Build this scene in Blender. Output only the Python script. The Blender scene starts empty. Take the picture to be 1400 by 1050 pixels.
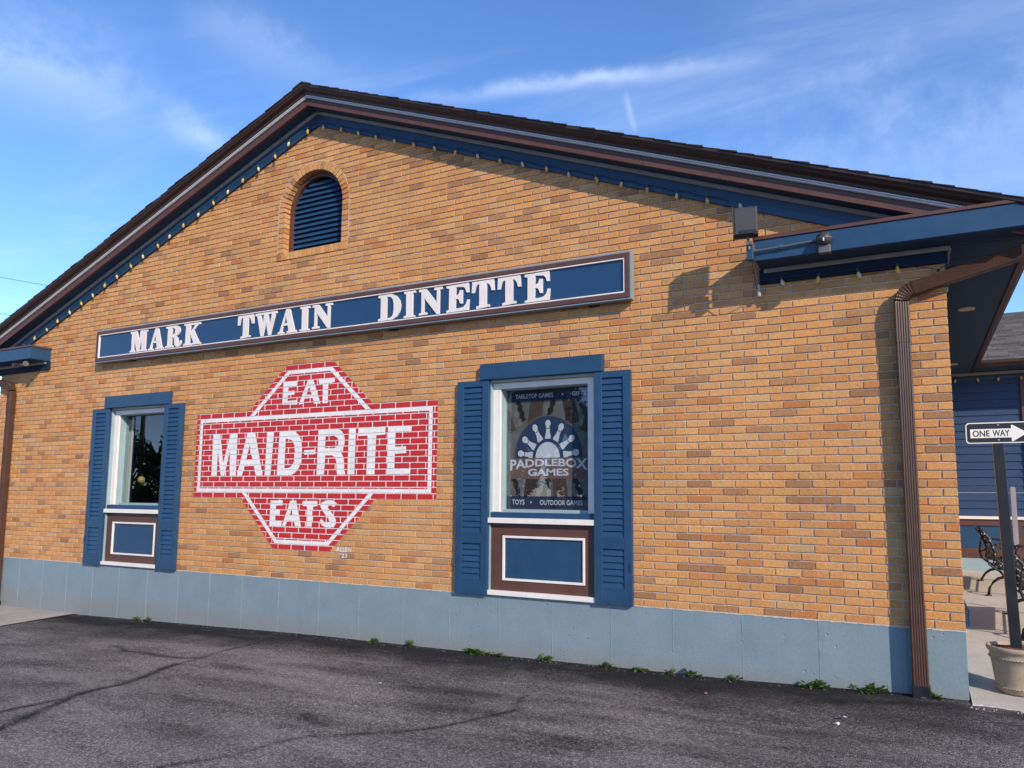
import bpy, bmesh, math, random
import numpy as np
from mathutils import Vector, Matrix
from mathutils.geometry import tessellate_polygon

random.seed(7)
rng = np.random.default_rng(7)
scene = bpy.context.scene
COL = scene.collection
rad = math.radians

# ---------------------------------------------------------------- camera
CAM = Vector((-0.274, -6.637, 1.489))
F_PX, PPX, PPY = 1028.0, 709.8, 560.8            # focal length and principal point at 1400 x 1050
YAW, PITCH, ROLL = 0.484977, 0.1118545, 0.0066388
_f = Vector((-math.sin(YAW)*math.cos(PITCH), math.cos(YAW)*math.cos(PITCH), math.sin(PITCH)))
_r0 = Vector((math.cos(YAW), math.sin(YAW), 0)); _u0 = _r0.cross(_f)
_r = _r0*math.cos(ROLL) + _u0*math.sin(ROLL); _u = _u0*math.cos(ROLL) - _r0*math.sin(ROLL)
cd = bpy.data.cameras.new('camera'); cam = bpy.data.objects.new('camera', cd); COL.objects.link(cam)
cam.matrix_world = Matrix(((_r.x, _u.x, -_f.x, CAM.x), (_r.y, _u.y, -_f.y, CAM.y), (_r.z, _u.z, -_f.z, CAM.z), (0, 0, 0, 1)))
cd.sensor_fit = 'HORIZONTAL'; cd.sensor_width = 36.0; cd.lens = F_PX/1400*36
cd.shift_x = (700-PPX)/1400; cd.shift_y = (PPY-525)/1400
cd.clip_start = 0.05; cd.clip_end = 4000
scene.camera = cam

def project(p):
    v = Vector(p) - CAM; d = v.dot(_f)
    return PPX + F_PX*v.dot(_r)/d, PPY - F_PX*v.dot(_u)/d

# ---------------------------------------------------------------- sun, sky, exposure
SUN_TO = Vector((1.45, -1.0, 0.95)).normalized()      # direction towards the sun
SUN_EL = math.asin(SUN_TO.z); SUN_AZ = math.atan2(SUN_TO.x, SUN_TO.y)
sd = bpy.data.lights.new('sun', 'SUN'); sun = bpy.data.objects.new('sun', sd); COL.objects.link(sun)
sd.energy = 4.3; sd.angle = rad(0.53); sd.color = (1.0, 0.87, 0.70)
sun.rotation_euler = (-SUN_TO).to_track_quat('-Z', 'Y').to_euler()
sun.location = (12, -10, 12)

world = bpy.data.worlds.new('World'); scene.world = world; world.use_nodes = True
wt = world.node_tree; wt.nodes.clear()
def wn(t, **k):
    n = wt.nodes.new(t)
    for a, b in k.items(): setattr(n, a, b)
    return n
def wmath(op, a, b=None, c=None, clamp=False):
    n = wn('ShaderNodeMath', operation=op, use_clamp=clamp)
    for i, v in enumerate((a, b, c)):
        if v is None: continue
        if isinstance(v, (int, float)): n.inputs[i].default_value = v
        else: wt.links.new(v, n.inputs[i])
    return n.outputs[0]
wout = wn('ShaderNodeOutputWorld'); wbg = wn('ShaderNodeBackground')
sky = wn('ShaderNodeTexSky', sky_type='NISHITA'); sky.sun_disc = False
sky.sun_elevation = SUN_EL; sky.sun_rotation = SUN_AZ
sky.altitude = 4000; sky.air_density = 1.0; sky.dust_density = 0.0; sky.ozone_density = 3.0
hs = wn('ShaderNodeHueSaturation'); hs.inputs['Saturation'].default_value = 1.16; hs.inputs['Value'].default_value = 1.7
tint = wn('ShaderNodeMixRGB', blend_type='MULTIPLY'); tint.inputs['Fac'].default_value = 1.0; tint.inputs['Color2'].default_value = (1.22, 0.985, 0.95, 1)
wt.links.new(sky.outputs[0], hs.inputs['Color']); wt.links.new(hs.outputs[0], tint.inputs['Color1'])
tc = wn('ShaderNodeTexCoord'); sep = wn('ShaderNodeSeparateXYZ'); wt.links.new(tc.outputs['Generated'], sep.inputs[0])
def wdot(v):
    n = wn('ShaderNodeVectorMath', operation='DOT_PRODUCT'); wt.links.new(tc.outputs['Generated'], n.inputs[0]); n.inputs[1].default_value = v
    return n.outputs['Value']
# thin cirrus: noise on a high plane, stretched along the wind
zz = wmath('MAXIMUM', sep.outputs[2], 0.05)
px_ = wmath('DIVIDE', sep.outputs[0], zz); py_ = wmath('DIVIDE', sep.outputs[1], zz)
comb = wn('ShaderNodeCombineXYZ'); wt.links.new(px_, comb.inputs[0]); wt.links.new(py_, comb.inputs[1])
mp = wn('ShaderNodeMapping'); mp.inputs['Rotation'].default_value = (0, 0, rad(-28)); mp.inputs['Scale'].default_value = (0.55, 1.5, 1)
wt.links.new(comb.outputs[0], mp.inputs[0])
nz = wn('ShaderNodeTexNoise'); nz.inputs['Scale'].default_value = 1.3; nz.inputs['Detail'].default_value = 7; nz.inputs['Roughness'].default_value = 0.62
nz.inputs['Distortion'].default_value = 0.6
wt.links.new(mp.outputs[0], nz.inputs['Vector'])
cir = wn('ShaderNodeMapRange', interpolation_type='SMOOTHSTEP'); cir.inputs['From Min'].default_value = 0.47; cir.inputs['From Max'].default_value = 0.80
cir.inputs['To Max'].default_value = 0.13
wt.links.new(nz.outputs['Fac'], cir.inputs[0])
total = cir.outputs[0]
# streaks of cloud: a ragged band along an arc of the sky between two directions
nz2 = wn('ShaderNodeTexNoise'); nz2.inputs['Scale'].default_value = 9; nz2.inputs['Detail'].default_value = 6; nz2.inputs['Roughness'].default_value = 0.65
wt.links.new(tc.outputs['Generated'], nz2.inputs['Vector'])
def streak(A, B, w, amt):
    A = Vector(A).normalized(); B = Vector(B).normalized(); n = A.cross(B).normalized(); t = (B-A).normalized()
    d0, d1 = A.dot(t), B.dot(t)
    wob = wmath('MULTIPLY', wmath('SUBTRACT', nz2.outputs['Fac'], 0.5), w*3.4)
    dist = wmath('ADD', wdot(n), wob)
    g = wmath('POWER', 2.718, wmath('MULTIPLY', wmath('POWER', wmath('ABSOLUTE', wmath('DIVIDE', dist, w)), 2.0), -1.0))
    al = wmath('DIVIDE', wmath('SUBTRACT', wdot(t), d0), d1-d0)
    env = wmath('MULTIPLY', wmath('MULTIPLY', al, wmath('SUBTRACT', 1.0, al)), 4.0, clamp=True)
    tex = wmath('MULTIPLY_ADD', nz2.outputs['Fac'], 2.2, -0.45, clamp=True)
    return wmath('MULTIPLY', wmath('MULTIPLY', g, env), wmath('MULTIPLY', tex, amt))
for A, B, w, amt in (((-.5405, .6964, .4723), (-.115, .858, .501), 0.0085, 0.34), ((-.85, .25, .46), (-.735, .535, .418), 0.040, 0.30),
                     ((-.745, .52, .428), (-.69, .60, .395), 0.016, 0.28), ((-.292, .822, .489), (-.2874, .8497, .442), 0.0035, 0.20),
                     ((-.25, .90, .36), (.45, .82, .35), 0.085, 0.20), ((-.20, .80, .56), (.40, .77, .49), 0.060, 0.12), ((-.70, .50, .51), (-.55, .68, .49), 0.030, 0.14)):
    total = wmath('ADD', total, streak(A, B, w, amt))
total = wmath('MINIMUM', total, 0.9)
mixc = wn('ShaderNodeMixRGB'); mixc.inputs['Color2'].default_value = (6.6, 7.3, 8.4, 1)
wt.links.new(total, mixc.inputs['Fac']); wt.links.new(tint.outputs[0], mixc.inputs['Color1'])
wt.links.new(mixc.outputs[0], wbg.inputs['Color']); wbg.inputs['Strength'].default_value = 0.15
wt.links.new(wbg.outputs[0], wout.inputs[0])

vs = scene.view_settings; vs.view_transform = 'Standard'; vs.look = 'None'; vs.gamma = 1.0; vs.use_curve_mapping = False
vs.exposure = 0.42

# ---------------------------------------------------------------- materials
def srgb(h):
    h = h.lstrip('#'); c = [int(h[i:i+2], 16)/255 for i in (0, 2, 4)]
    return tuple(x/12.92 if x <= 0.04045 else ((x+0.055)/1.055)**2.4 for x in c)
class NT:
    def __init__(s, name):
        s.m = bpy.data.materials.new(name); s.m.use_nodes = True; s.t = s.m.node_tree
        s.b = s.t.nodes['Principled BSDF']; s.out = s.t.nodes['Material Output']; s._pos = None
    def n(s, t, **k):
        n = s.t.nodes.new(t)
        for a, b in k.items(): setattr(n, a, b)
        return n
    def l(s, a, b): s.t.links.new(a, b)
    def pos(s):
        if s._pos is None: s._pos = s.n('ShaderNodeNewGeometry').outputs['Position']
        return s._pos
    def noise(s, scale, detail=3, rough=0.55, vec=None, stretch=None):
        v = vec or s.pos()
        if stretch:
            m = s.n('ShaderNodeMapping'); m.inputs['Scale'].default_value = stretch; s.l(v, m.inputs[0]); v = m.outputs[0]
        n = s.n('ShaderNodeTexNoise'); n.inputs['Scale'].default_value = scale; n.inputs['Detail'].default_value = detail; n.inputs['Roughness'].default_value = rough
        s.l(v, n.inputs['Vector']); return n.outputs['Fac']
    def math(s, op, a, b=None, c=None, clamp=False):
        n = s.n('ShaderNodeMath', operation=op, use_clamp=clamp)
        for i, v in enumerate((a, b, c)):
            if v is None: continue
            if isinstance(v, (int, float)): n.inputs[i].default_value = v
            else: s.l(v, n.inputs[i])
        return n.outputs[0]
    def rng(s, v, a, b, c, d):
        n = s.n('ShaderNodeMapRange'); 
        for i, q in enumerate((a, b, c, d)): n.inputs[i+1].default_value = q
        s.l(v, n.inputs[0]); return n.outputs[0]
    def mix(s, fac, a, b, mode='MIX'):
        n = s.n('ShaderNodeMixRGB', blend_type=mode)
        for i, v in enumerate((fac, a, b)):
            if isinstance(v, (int, float)): n.inputs[i].default_value = v
            elif isinstance(v, tuple): n.inputs[i].default_value = (*v[:3], 1)
            else: s.l(v, n.inputs[i])
        return n.outputs[0]
    def val(s, v):   # grey colour from value
        n = s.n('ShaderNodeCombineXYZ'); [s.l(v, n.inputs[i]) for i in range(3)]; return n.outputs[0]
    def bump(s, h, strength, dist=0.01):
        n = s.n('ShaderNodeBump'); n.inputs['Strength'].default_value = strength; n.inputs['Distance'].default_value = dist
        s.l(h, n.inputs['Height']); s.l(n.outputs[0], s.b.inputs['Normal'])
    def col(s, c):
        if isinstance(c, tuple): s.b.inputs['Base Color'].default_value = (*c[:3], 1)
        else: s.l(c, s.b.inputs['Base Color'])

def paint(name, c, rough=0.5, var=0.12, scale=6, bump=0.12, bscale=40, stretch=None, spec=0.35):
    m = NT(name)
    n1 = m.noise(scale, 5, 0.6, stretch=stretch); n2 = m.noise(scale*9, 3, 0.6)
    f = m.math('ADD', m.rng(n1, 0.25, 0.75, 1-var, 1+var), m.rng(n2, 0.3, 0.7, -var*0.35, var*0.35))
    m.col(m.mix(1.0, c, m.val(f), 'MULTIPLY'))
    m.l(m.rng(n1, 0.3, 0.7, rough-0.07, rough+0.09), m.b.inputs['Roughness'])
    m.b.inputs['Specular IOR Level'].default_value = spec
    m.bump(m.noise(bscale, 4, 0.6, stretch=stretch), bump, 0.004)
    return m.m

NAVY = (0.0150, 0.051, 0.110)
M = {}
M['navy'] = paint('navy_paint', NAVY, 0.42)
M['navy_siding'] = paint('navy_siding', (0.017, 0.043, 0.10), 0.5, stretch=(1, 1, 6))
M['sign_navy'] = paint('sign_navy', (0.0135, 0.049, 0.116), 0.35, 0.06, 2, 0.03)
M['soffit'] = paint('dark_navy_soffit', (0.030, 0.060, 0.115), 0.85, spec=0.08)
M['shaded_navy'] = paint('shaded_navy_paint', (0.010, 0.020, 0.045), 0.7, spec=0.1)  # navy trim with the shade under the eave returns put into its colour
M['brown'] = paint('brown_paint', (0.088, 0.038, 0.030), 0.5)
M['dark_brown'] = paint('dark_brown_metal', (0.040, 0.021, 0.018), 0.42, 0.15)
M['white'] = paint('white_trim', (0.68, 0.63, 0.58), 0.5, 0.06)
M['letter'] = paint('off_white_letter', (0.66, 0.60, 0.56), 0.5, 0.05)
M['grey_trim'] = paint('grey_trim', (0.23, 0.215, 0.21), 0.5)
M['pale'] = paint('pale_blue_trim', (0.25, 0.33, 0.345), 0.5, 0.08)
M['edge_blue'] = paint('grey_blue_edging', (0.19, 0.24, 0.26), 0.4, 0.08)
M['black'] = paint('black_metal', (0.012, 0.012, 0.014), 0.38, 0.2, 12)
M['grey_metal'] = paint('grey_metal', (0.10, 0.098, 0.10), 0.45, 0.1)
M['dark_grey'] = paint('dark_grey_housing', (0.034, 0.033, 0.036), 0.5, 0.1, 12)
M['steel'] = paint('galvanised', (0.33, 0.33, 0.34), 0.4, 0.1)
M['silver'] = paint('silver_strip', (0.46, 0.455, 0.455), 0.4, 0.06)
M['fixture'] = paint('fixture_grey', (0.36, 0.35, 0.33), 0.45, 0.05)
M['sign_grey'] = paint('sign_back', (0.20, 0.175, 0.165), 0.42, 0.05)
M['white_vinyl'] = paint('white_vinyl', (0.72, 0.69, 0.62), 0.4, 0.03)
M['sign_black'] = paint('sign_black', (0.018, 0.017, 0.022), 0.35, 0.05)
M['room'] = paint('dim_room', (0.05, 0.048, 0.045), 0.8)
M['curtain'] = paint('grey_curtain', (0.30, 0.32, 0.31), 0.8, 0.1, 8, stretch=(8, 1, .4))
M['soil'] = paint('potting_soil', (0.10, 0.065, 0.045), 0.95, 0.5, 60, 1.0, 90)
M['litter'] = paint('white_paper', (0.75, 0.75, 0.76), 0.7, 0.04)
M['leaf_litter'] = paint('orange_leaf', (0.50, 0.20, 0.06), 0.7)
M['cable'] = paint('dark_cable', (0.02, 0.02, 0.022), 0.6)
M['bark'] = paint('bark', (0.075, 0.055, 0.042), 0.9, 0.3, 12, 0.8, 30)
M['pole_wood'] = paint('pole_wood', (0.10, 0.075, 0.055), 0.85, 0.2, 4, 0.4, 20)

def brick_mat(name, use_attr):
    m = NT(name)
    if use_attr: c = m.n('ShaderNodeAttribute', attribute_name='col').outputs['Color']
    else: c = m.n('ShaderNodeObjectInfo').outputs['Color']
    big = m.noise(9, 3); fine = m.noise(105, 4, 0.78); blot = m.noise(38, 3, 0.6)
    f = m.math('ADD', m.rng(fine, 0.30, 0.70, 0.56, 1.36), m.rng(blot, 0.3, 0.7, -0.10, 0.10))
    f = m.math('MULTIPLY', f, m.rng(big, 0.3, 0.7, 0.95, 1.05))
    c2 = m.mix(1.0, c, m.val(f), 'MULTIPLY')
    # dark iron specks
    v = m.n('ShaderNodeTexVoronoi'); v.inputs['Scale'].default_value = 120; m.l(m.pos(), v.inputs['Vector'])
    sp = m.math('MULTIPLY', m.math('LESS_THAN', v.outputs['Distance'], 0.16), m.math('GREATER_THAN', blot, 0.55))
    c2 = m.mix(m.math('MULTIPLY', sp, 0.55), c2, (0.10, 0.045, 0.02))
    # faint weathering that runs down the wall
    wz = m.noise(1.1, 4, 0.6, stretch=(2.2, 1, 0.5))
    c2 = m.mix(m.rng(wz, 0.52, 0.78, 0, 0.20), c2, (0.20, 0.12, 0.065))
    wp = m.noise(0.55, 5, 0.6)
    c2 = m.mix(m.rng(wp, 0.50, 0.72, 0, 0.14), c2, (0.62, 0.40, 0.22))
    m.col(c2); m.b.inputs['Roughness'].default_value = 0.88; m.b.inputs['Specular IOR Level'].default_value = 0.2
    m.bump(m.math('ADD', fine, m.math('MULTIPLY', blot, 1.2)), 0.8, 0.004)
    return m.m
M['brick'] = brick_mat('brick_single', False)
M['brick_mass'] = brick_mat('brick_mass', True)

def mortar_mat():
    m = NT('mortar')
    f = m.noise(60, 4, 0.65); g = m.noise(2.0, 4)
    c = m.mix(m.rng(g, .3, .7, 0, 1), (0.43, 0.375, 0.32), (0.53, 0.47, 0.405))
    m.col(m.mix(1.0, c, m.val(m.rng(f, .3, .7, .8, 1.15)), 'MULTIPLY')); m.b.inputs['Roughness'].default_value = 0.95
    m.bump(f, 0.5, 0.003); return m.m
M['mortar'] = mortar_mat()

def wallpaint(name, c, wear):
    m = NT(name)
    a = m.noise(55, 4, 0.7); b = m.noise(4, 4)
    k = m.mix(1.0, c, m.val(m.math('ADD', m.rng(a, .3, .7, .9, 1.08), m.rng(b, .3, .7, -.08, .08))), 'MULTIPLY')
    m.col(k); m.b.inputs['Roughness'].default_value = 0.55
    m.bump(m.noise(170, 4, 0.7), 0.6, 0.003); return m.m
M['mural_red'] = wallpaint('mural_red', (0.45, 0.013, 0.012), 0)
M['mural_white'] = wallpaint('mural_white', (0.70, 0.665, 0.64), 0)

def foundation_mat():
    m = NT('painted_concrete')
    a = m.noise(3.0, 5, 0.6); b = m.noise(45, 4, 0.65); st = m.noise(5, 5, 0.6, stretch=(3, 1, 0.25))
    c = m.mix(m.rng(a, .3, .7, 0, 1), (0.155, 0.212, 0.242), (0.182, 0.240, 0.268))
    c = m.mix(m.rng(st, .5, .8, 0, .13), c, (0.26, 0.31, 0.32))
    # dirt splashed up from the ground
    sep = m.n('ShaderNodeSeparateXYZ'); m.l(m.pos(), sep.inputs[0])
    dz = m.math('ADD', sep.outputs[2], m.math('MULTIPLY', m.noise(7, 4), 0.14))
    c = m.mix(m.rng(dz, 0.03, 0.17, 0.62, 0), c, (0.20, 0.19, 0.17))
    m.col(m.mix(1.0, c, m.val(m.rng(b, .3, .7, .93, 1.06)), 'MULTIPLY'))
    m.b.inputs['Roughness'].default_value = 0.6; m.b.inputs['Specular IOR Level'].default_value = 0.3
    v = m.n('ShaderNodeTexVoronoi'); v.inputs['Scale'].default_value = 11; m.l(m.pos(), v.inputs['Vector'])
    pit = m.math('MULTIPLY', m.rng(v.outputs['Distance'], 0.04, 0.13, -1.0, 0.0), m.math('GREATER_THAN', m.noise(2.3, 2), 0.48))
    m.bump(m.math('ADD', m.math('ADD', m.math('MULTIPLY', pit, 0.9), m.math('MULTIPLY', b, 0.35)), m.math('MULTIPLY', st, 0.3)), 0.55, 0.008)
    return m.m
M['foundation'] = foundation_mat()

def asphalt_mat():
    m = NT('asphalt')
    sep = m.n('ShaderNodeSeparateXYZ'); m.l(m.pos(), sep.inputs[0])
    g1 = m.noise(70, 4, 0.8); g2 = m.noise(260, 2, 0.6); pat = m.noise(0.7, 6, 0.65); pat2 = m.noise(2.2, 6, 0.68, stretch=(0.5, 1.7, 1))
    v = m.n('ShaderNodeTexVoronoi'); v.inputs['Scale'].default_value = 95; m.l(m.pos(), v.inputs['Vector'])
    ss = m.n('ShaderNodeSeparateXYZ'); m.l(v.outputs['Color'], ss.inputs[0])
    wear = m.math('ADD', m.math('MULTIPLY', m.math('SUBTRACT', pat, 0.5), 1.5), m.math('MULTIPLY', m.math('SUBTRACT', pat2, 0.5), 2.6))
    # fresh sealer close to the wall
    near = m.rng(m.math('ADD', sep.outputs[1], m.math('MULTIPLY', m.math('SUBTRACT', pat2, 0.5), 2.6)), -1.15, -0.25, 0, 1)
    base = m.math('ADD', 0.80, m.math('SUBTRACT', wear, m.math('MULTIPLY', near, 0.90)))
    base = m.math('MULTIPLY', m.math('MINIMUM', m.math('MAXIMUM', base, 0.0), 1.0), m.math('SUBTRACT', 1.0, m.math('MULTIPLY', m.n('ShaderNodeAttribute', attribute_name='tar').outputs['Fac'], 0.95)))
    c = m.mix(base, (0.016, 0.014, 0.016), (0.150, 0.135, 0.130))
    dust = m.noise(1.5, 6, 0.66, stretch=(0.32, 1.5, 1))
    c = m.mix(m.math('MULTIPLY', m.rng(dust, 0.50, 0.68, 0, 0.7), m.rng(base, 0.1, 0.5, 0.25, 1.0)), c, (0.245, 0.222, 0.212))
    sp = m.math('MULTIPLY', m.rng(ss.outputs[0], 0.45, 1.0, 0, 1), m.rng(base, 0.0, 0.7, 0.12, 1.0))
    c = m.mix(m.math('MULTIPLY', sp, 0.9), c, (0.36, 0.335, 0.315))
    dk = m.math('MULTIPLY', m.rng(ss.outputs[1], 0.65, 1.0, 0, 1), 0.55)
    c = m.mix(dk, c, (0.022, 0.020, 0.021))
    c = m.mix(1.0, c, m.val(m.math('ADD', m.rng(g1, .3, .7, .66, 1.34), m.rng(g2, .3, .7, -.2, .2))), 'MULTIPLY')
    blot = m.noise(1.15, 5, 0.7, stretch=(0.55, 1.3, 1))
    c = m.mix(1.0, c, m.val(m.rng(blot, .34, .64, .60, 1.20)), 'MULTIPLY')
    c = m.mix(m.math('MULTIPLY', m.n('ShaderNodeAttribute', attribute_name='tar').outputs['Fac'], 0.8), c, (0.017, 0.016, 0.017))
    m.col(c); m.b.inputs['Roughness'].default_value = 0.9; m.b.inputs['Specular IOR Level'].default_value = 0.15
    m.bump(m.math('ADD', m.math('MULTIPLY', v.outputs['Distance'], -0.9), g1), 1.0, 0.012)
    return m.m
M['asphalt'] = asphalt_mat()

def concrete_mat(name, a, b, sc=60):
    m = NT(name)
    n1 = m.noise(1.6, 5, 0.6); n2 = m.noise(sc, 4, 0.65); n3 = m.noise(8, 4)
    c = m.mix(m.rng(n1, .3, .7, 0, 1), a, b)
    m.col(m.mix(1.0, c, m.val(m.math('ADD', m.rng(n2, .3, .7, .86, 1.12), m.rng(n3, .3, .7, -.06, .06))), 'MULTIPLY'))
    m.b.inputs['Roughness'].default_value = 0.9; m.bump(n2, 0.5, 0.004); return m.m
M['concrete'] = concrete_mat('patio_concrete', (0.36, 0.33, 0.29), (0.45, 0.41, 0.36))
M['gravel'] = concrete_mat('old_concrete', (0.25, 0.22, 0.195), (0.34, 0.305, 0.27), 110)
M['grit'] = concrete_mat('grit', (0.10, 0.09, 0.08), (0.17, 0.15, 0.13), 90)
M['pot'] = concrete_mat('pot_clay', (0.30, 0.22, 0.155), (0.37, 0.28, 0.20), 30)

def shingle_mat():
    m = NT('shingle'); c = m.n('ShaderNodeAttribute', attribute_name='col').outputs['Color']
    f = m.noise(160, 3, .7); m.col(m.mix(1.0, c, m.val(m.rng(f, .3, .7, .7, 1.25)), 'MULTIPLY'))
    m.b.inputs['Roughness'].default_value = 0.95; m.bump(f, 0.8, 0.003); return m.m
M['shingle'] = shingle_mat()

def leaf_mat(name, a, b):
    m = NT(name); n = m.noise(14, 2)
    m.col(m.mix(m.rng(n, .3, .7, 0, 1), a, b)); m.b.inputs['Roughness'].default_value = 0.55
    tr = m.n('ShaderNodeBsdfTranslucent'); tr.inputs['Color'].default_value = (b[0]*1.3, b[1]*1.4, b[2], 1)
    mx = m.n('ShaderNodeMixShader'); mx.inputs[0].default_value = 0.3
    m.l(m.b.outputs[0], mx.inputs[1]); m.l(tr.outputs[0], mx.inputs[2]); m.l(mx.outputs[0], m.out.inputs[0]); return m.m
M['weed'] = leaf_mat('weed_leaf', (0.045, 0.085, 0.022), (0.09, 0.15, 0.04))
M['tree_leaf'] = leaf_mat('tree_leaf', (0.030, 0.050, 0.018), (0.055, 0.085, 0.028))

def glass_mat():
    m = NT('window_glass')
    tr = m.n('ShaderNodeBsdfTransparent'); tr.inputs[0].default_value = (0.88, 0.91, 0.92, 1)
    gl = m.n('ShaderNodeBsdfGlossy'); gl.inputs['Roughness'].default_value = 0.0; gl.inputs[0].default_value = (0.95, 0.97, 1, 1)
    lw = m.n('ShaderNodeLayerWeight'); lw.inputs[0].default_value = 0.5; fr = m.math('MULTIPLY_ADD', m.math('POWER', lw.outputs['Facing'], 5.0), 0.95, 0.042)
    mx = m.n('ShaderNodeMixShader'); m.l(fr, mx.inputs[0]); m.l(tr.outputs[0], mx.inputs[1]); m.l(gl.outputs[0], mx.inputs[2])
    m.l(mx.outputs[0], m.out.inputs[0]); return m.m
M['glass'] = glass_mat()
def bulb_mat():
    m = NT('bulb_plastic'); m.col((0.72, 0.50, 0.16)); m.b.inputs['Roughness'].default_value = 0.25
    tr = m.n('ShaderNodeBsdfTranslucent'); tr.inputs['Color'].default_value = (0.95, 0.68, 0.22, 1)
    mx = m.n('ShaderNodeMixShader'); mx.inputs[0].default_value = 0.45
    m.l(m.b.outputs[0], mx.inputs[1]); m.l(tr.outputs[0], mx.inputs[2]); m.l(mx.outputs[0], m.out.inputs[0]); return m.m
M['bulb'] = bulb_mat()
def flat(name, c, rough=0.5):
    m = NT(name); m.col(c); m.b.inputs['Roughness'].default_value = rough; return m.m
for nm, c in (('p_navy', (0.012, 0.018, 0.05)), ('p_arch', (0.025, 0.045, 0.095)), ('p_grey', (0.135, 0.122, 0.122)), ('p_brown', (0.175, 0.095, 0.075)),
              ('p_dark', (0.018, 0.014, 0.014)), ('p_wood', (0.085, 0.050, 0.038)), ('p_wood2', (0.055, 0.030, 0.024)), ('p_white', (0.60, 0.585, 0.60)), ('p_tan', (0.22, 0.16, 0.13))):
    M[nm] = paint('print_'+nm[2:], c, 0.45, 0.25 if nm in ('p_grey', 'p_wood', 'p_wood2') else 0.05, 14, 0.0)
def lamp_glow():
    m = NT('lit_bulb'); m.col((0.5, 0.36, 0.16)); m.b.inputs['Emission Color'].default_value = (1, 0.62, 0.22, 1); m.b.inputs['Emission Strength'].default_value = 0.03; return m.m
M['glow'] = lamp_glow()

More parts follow.
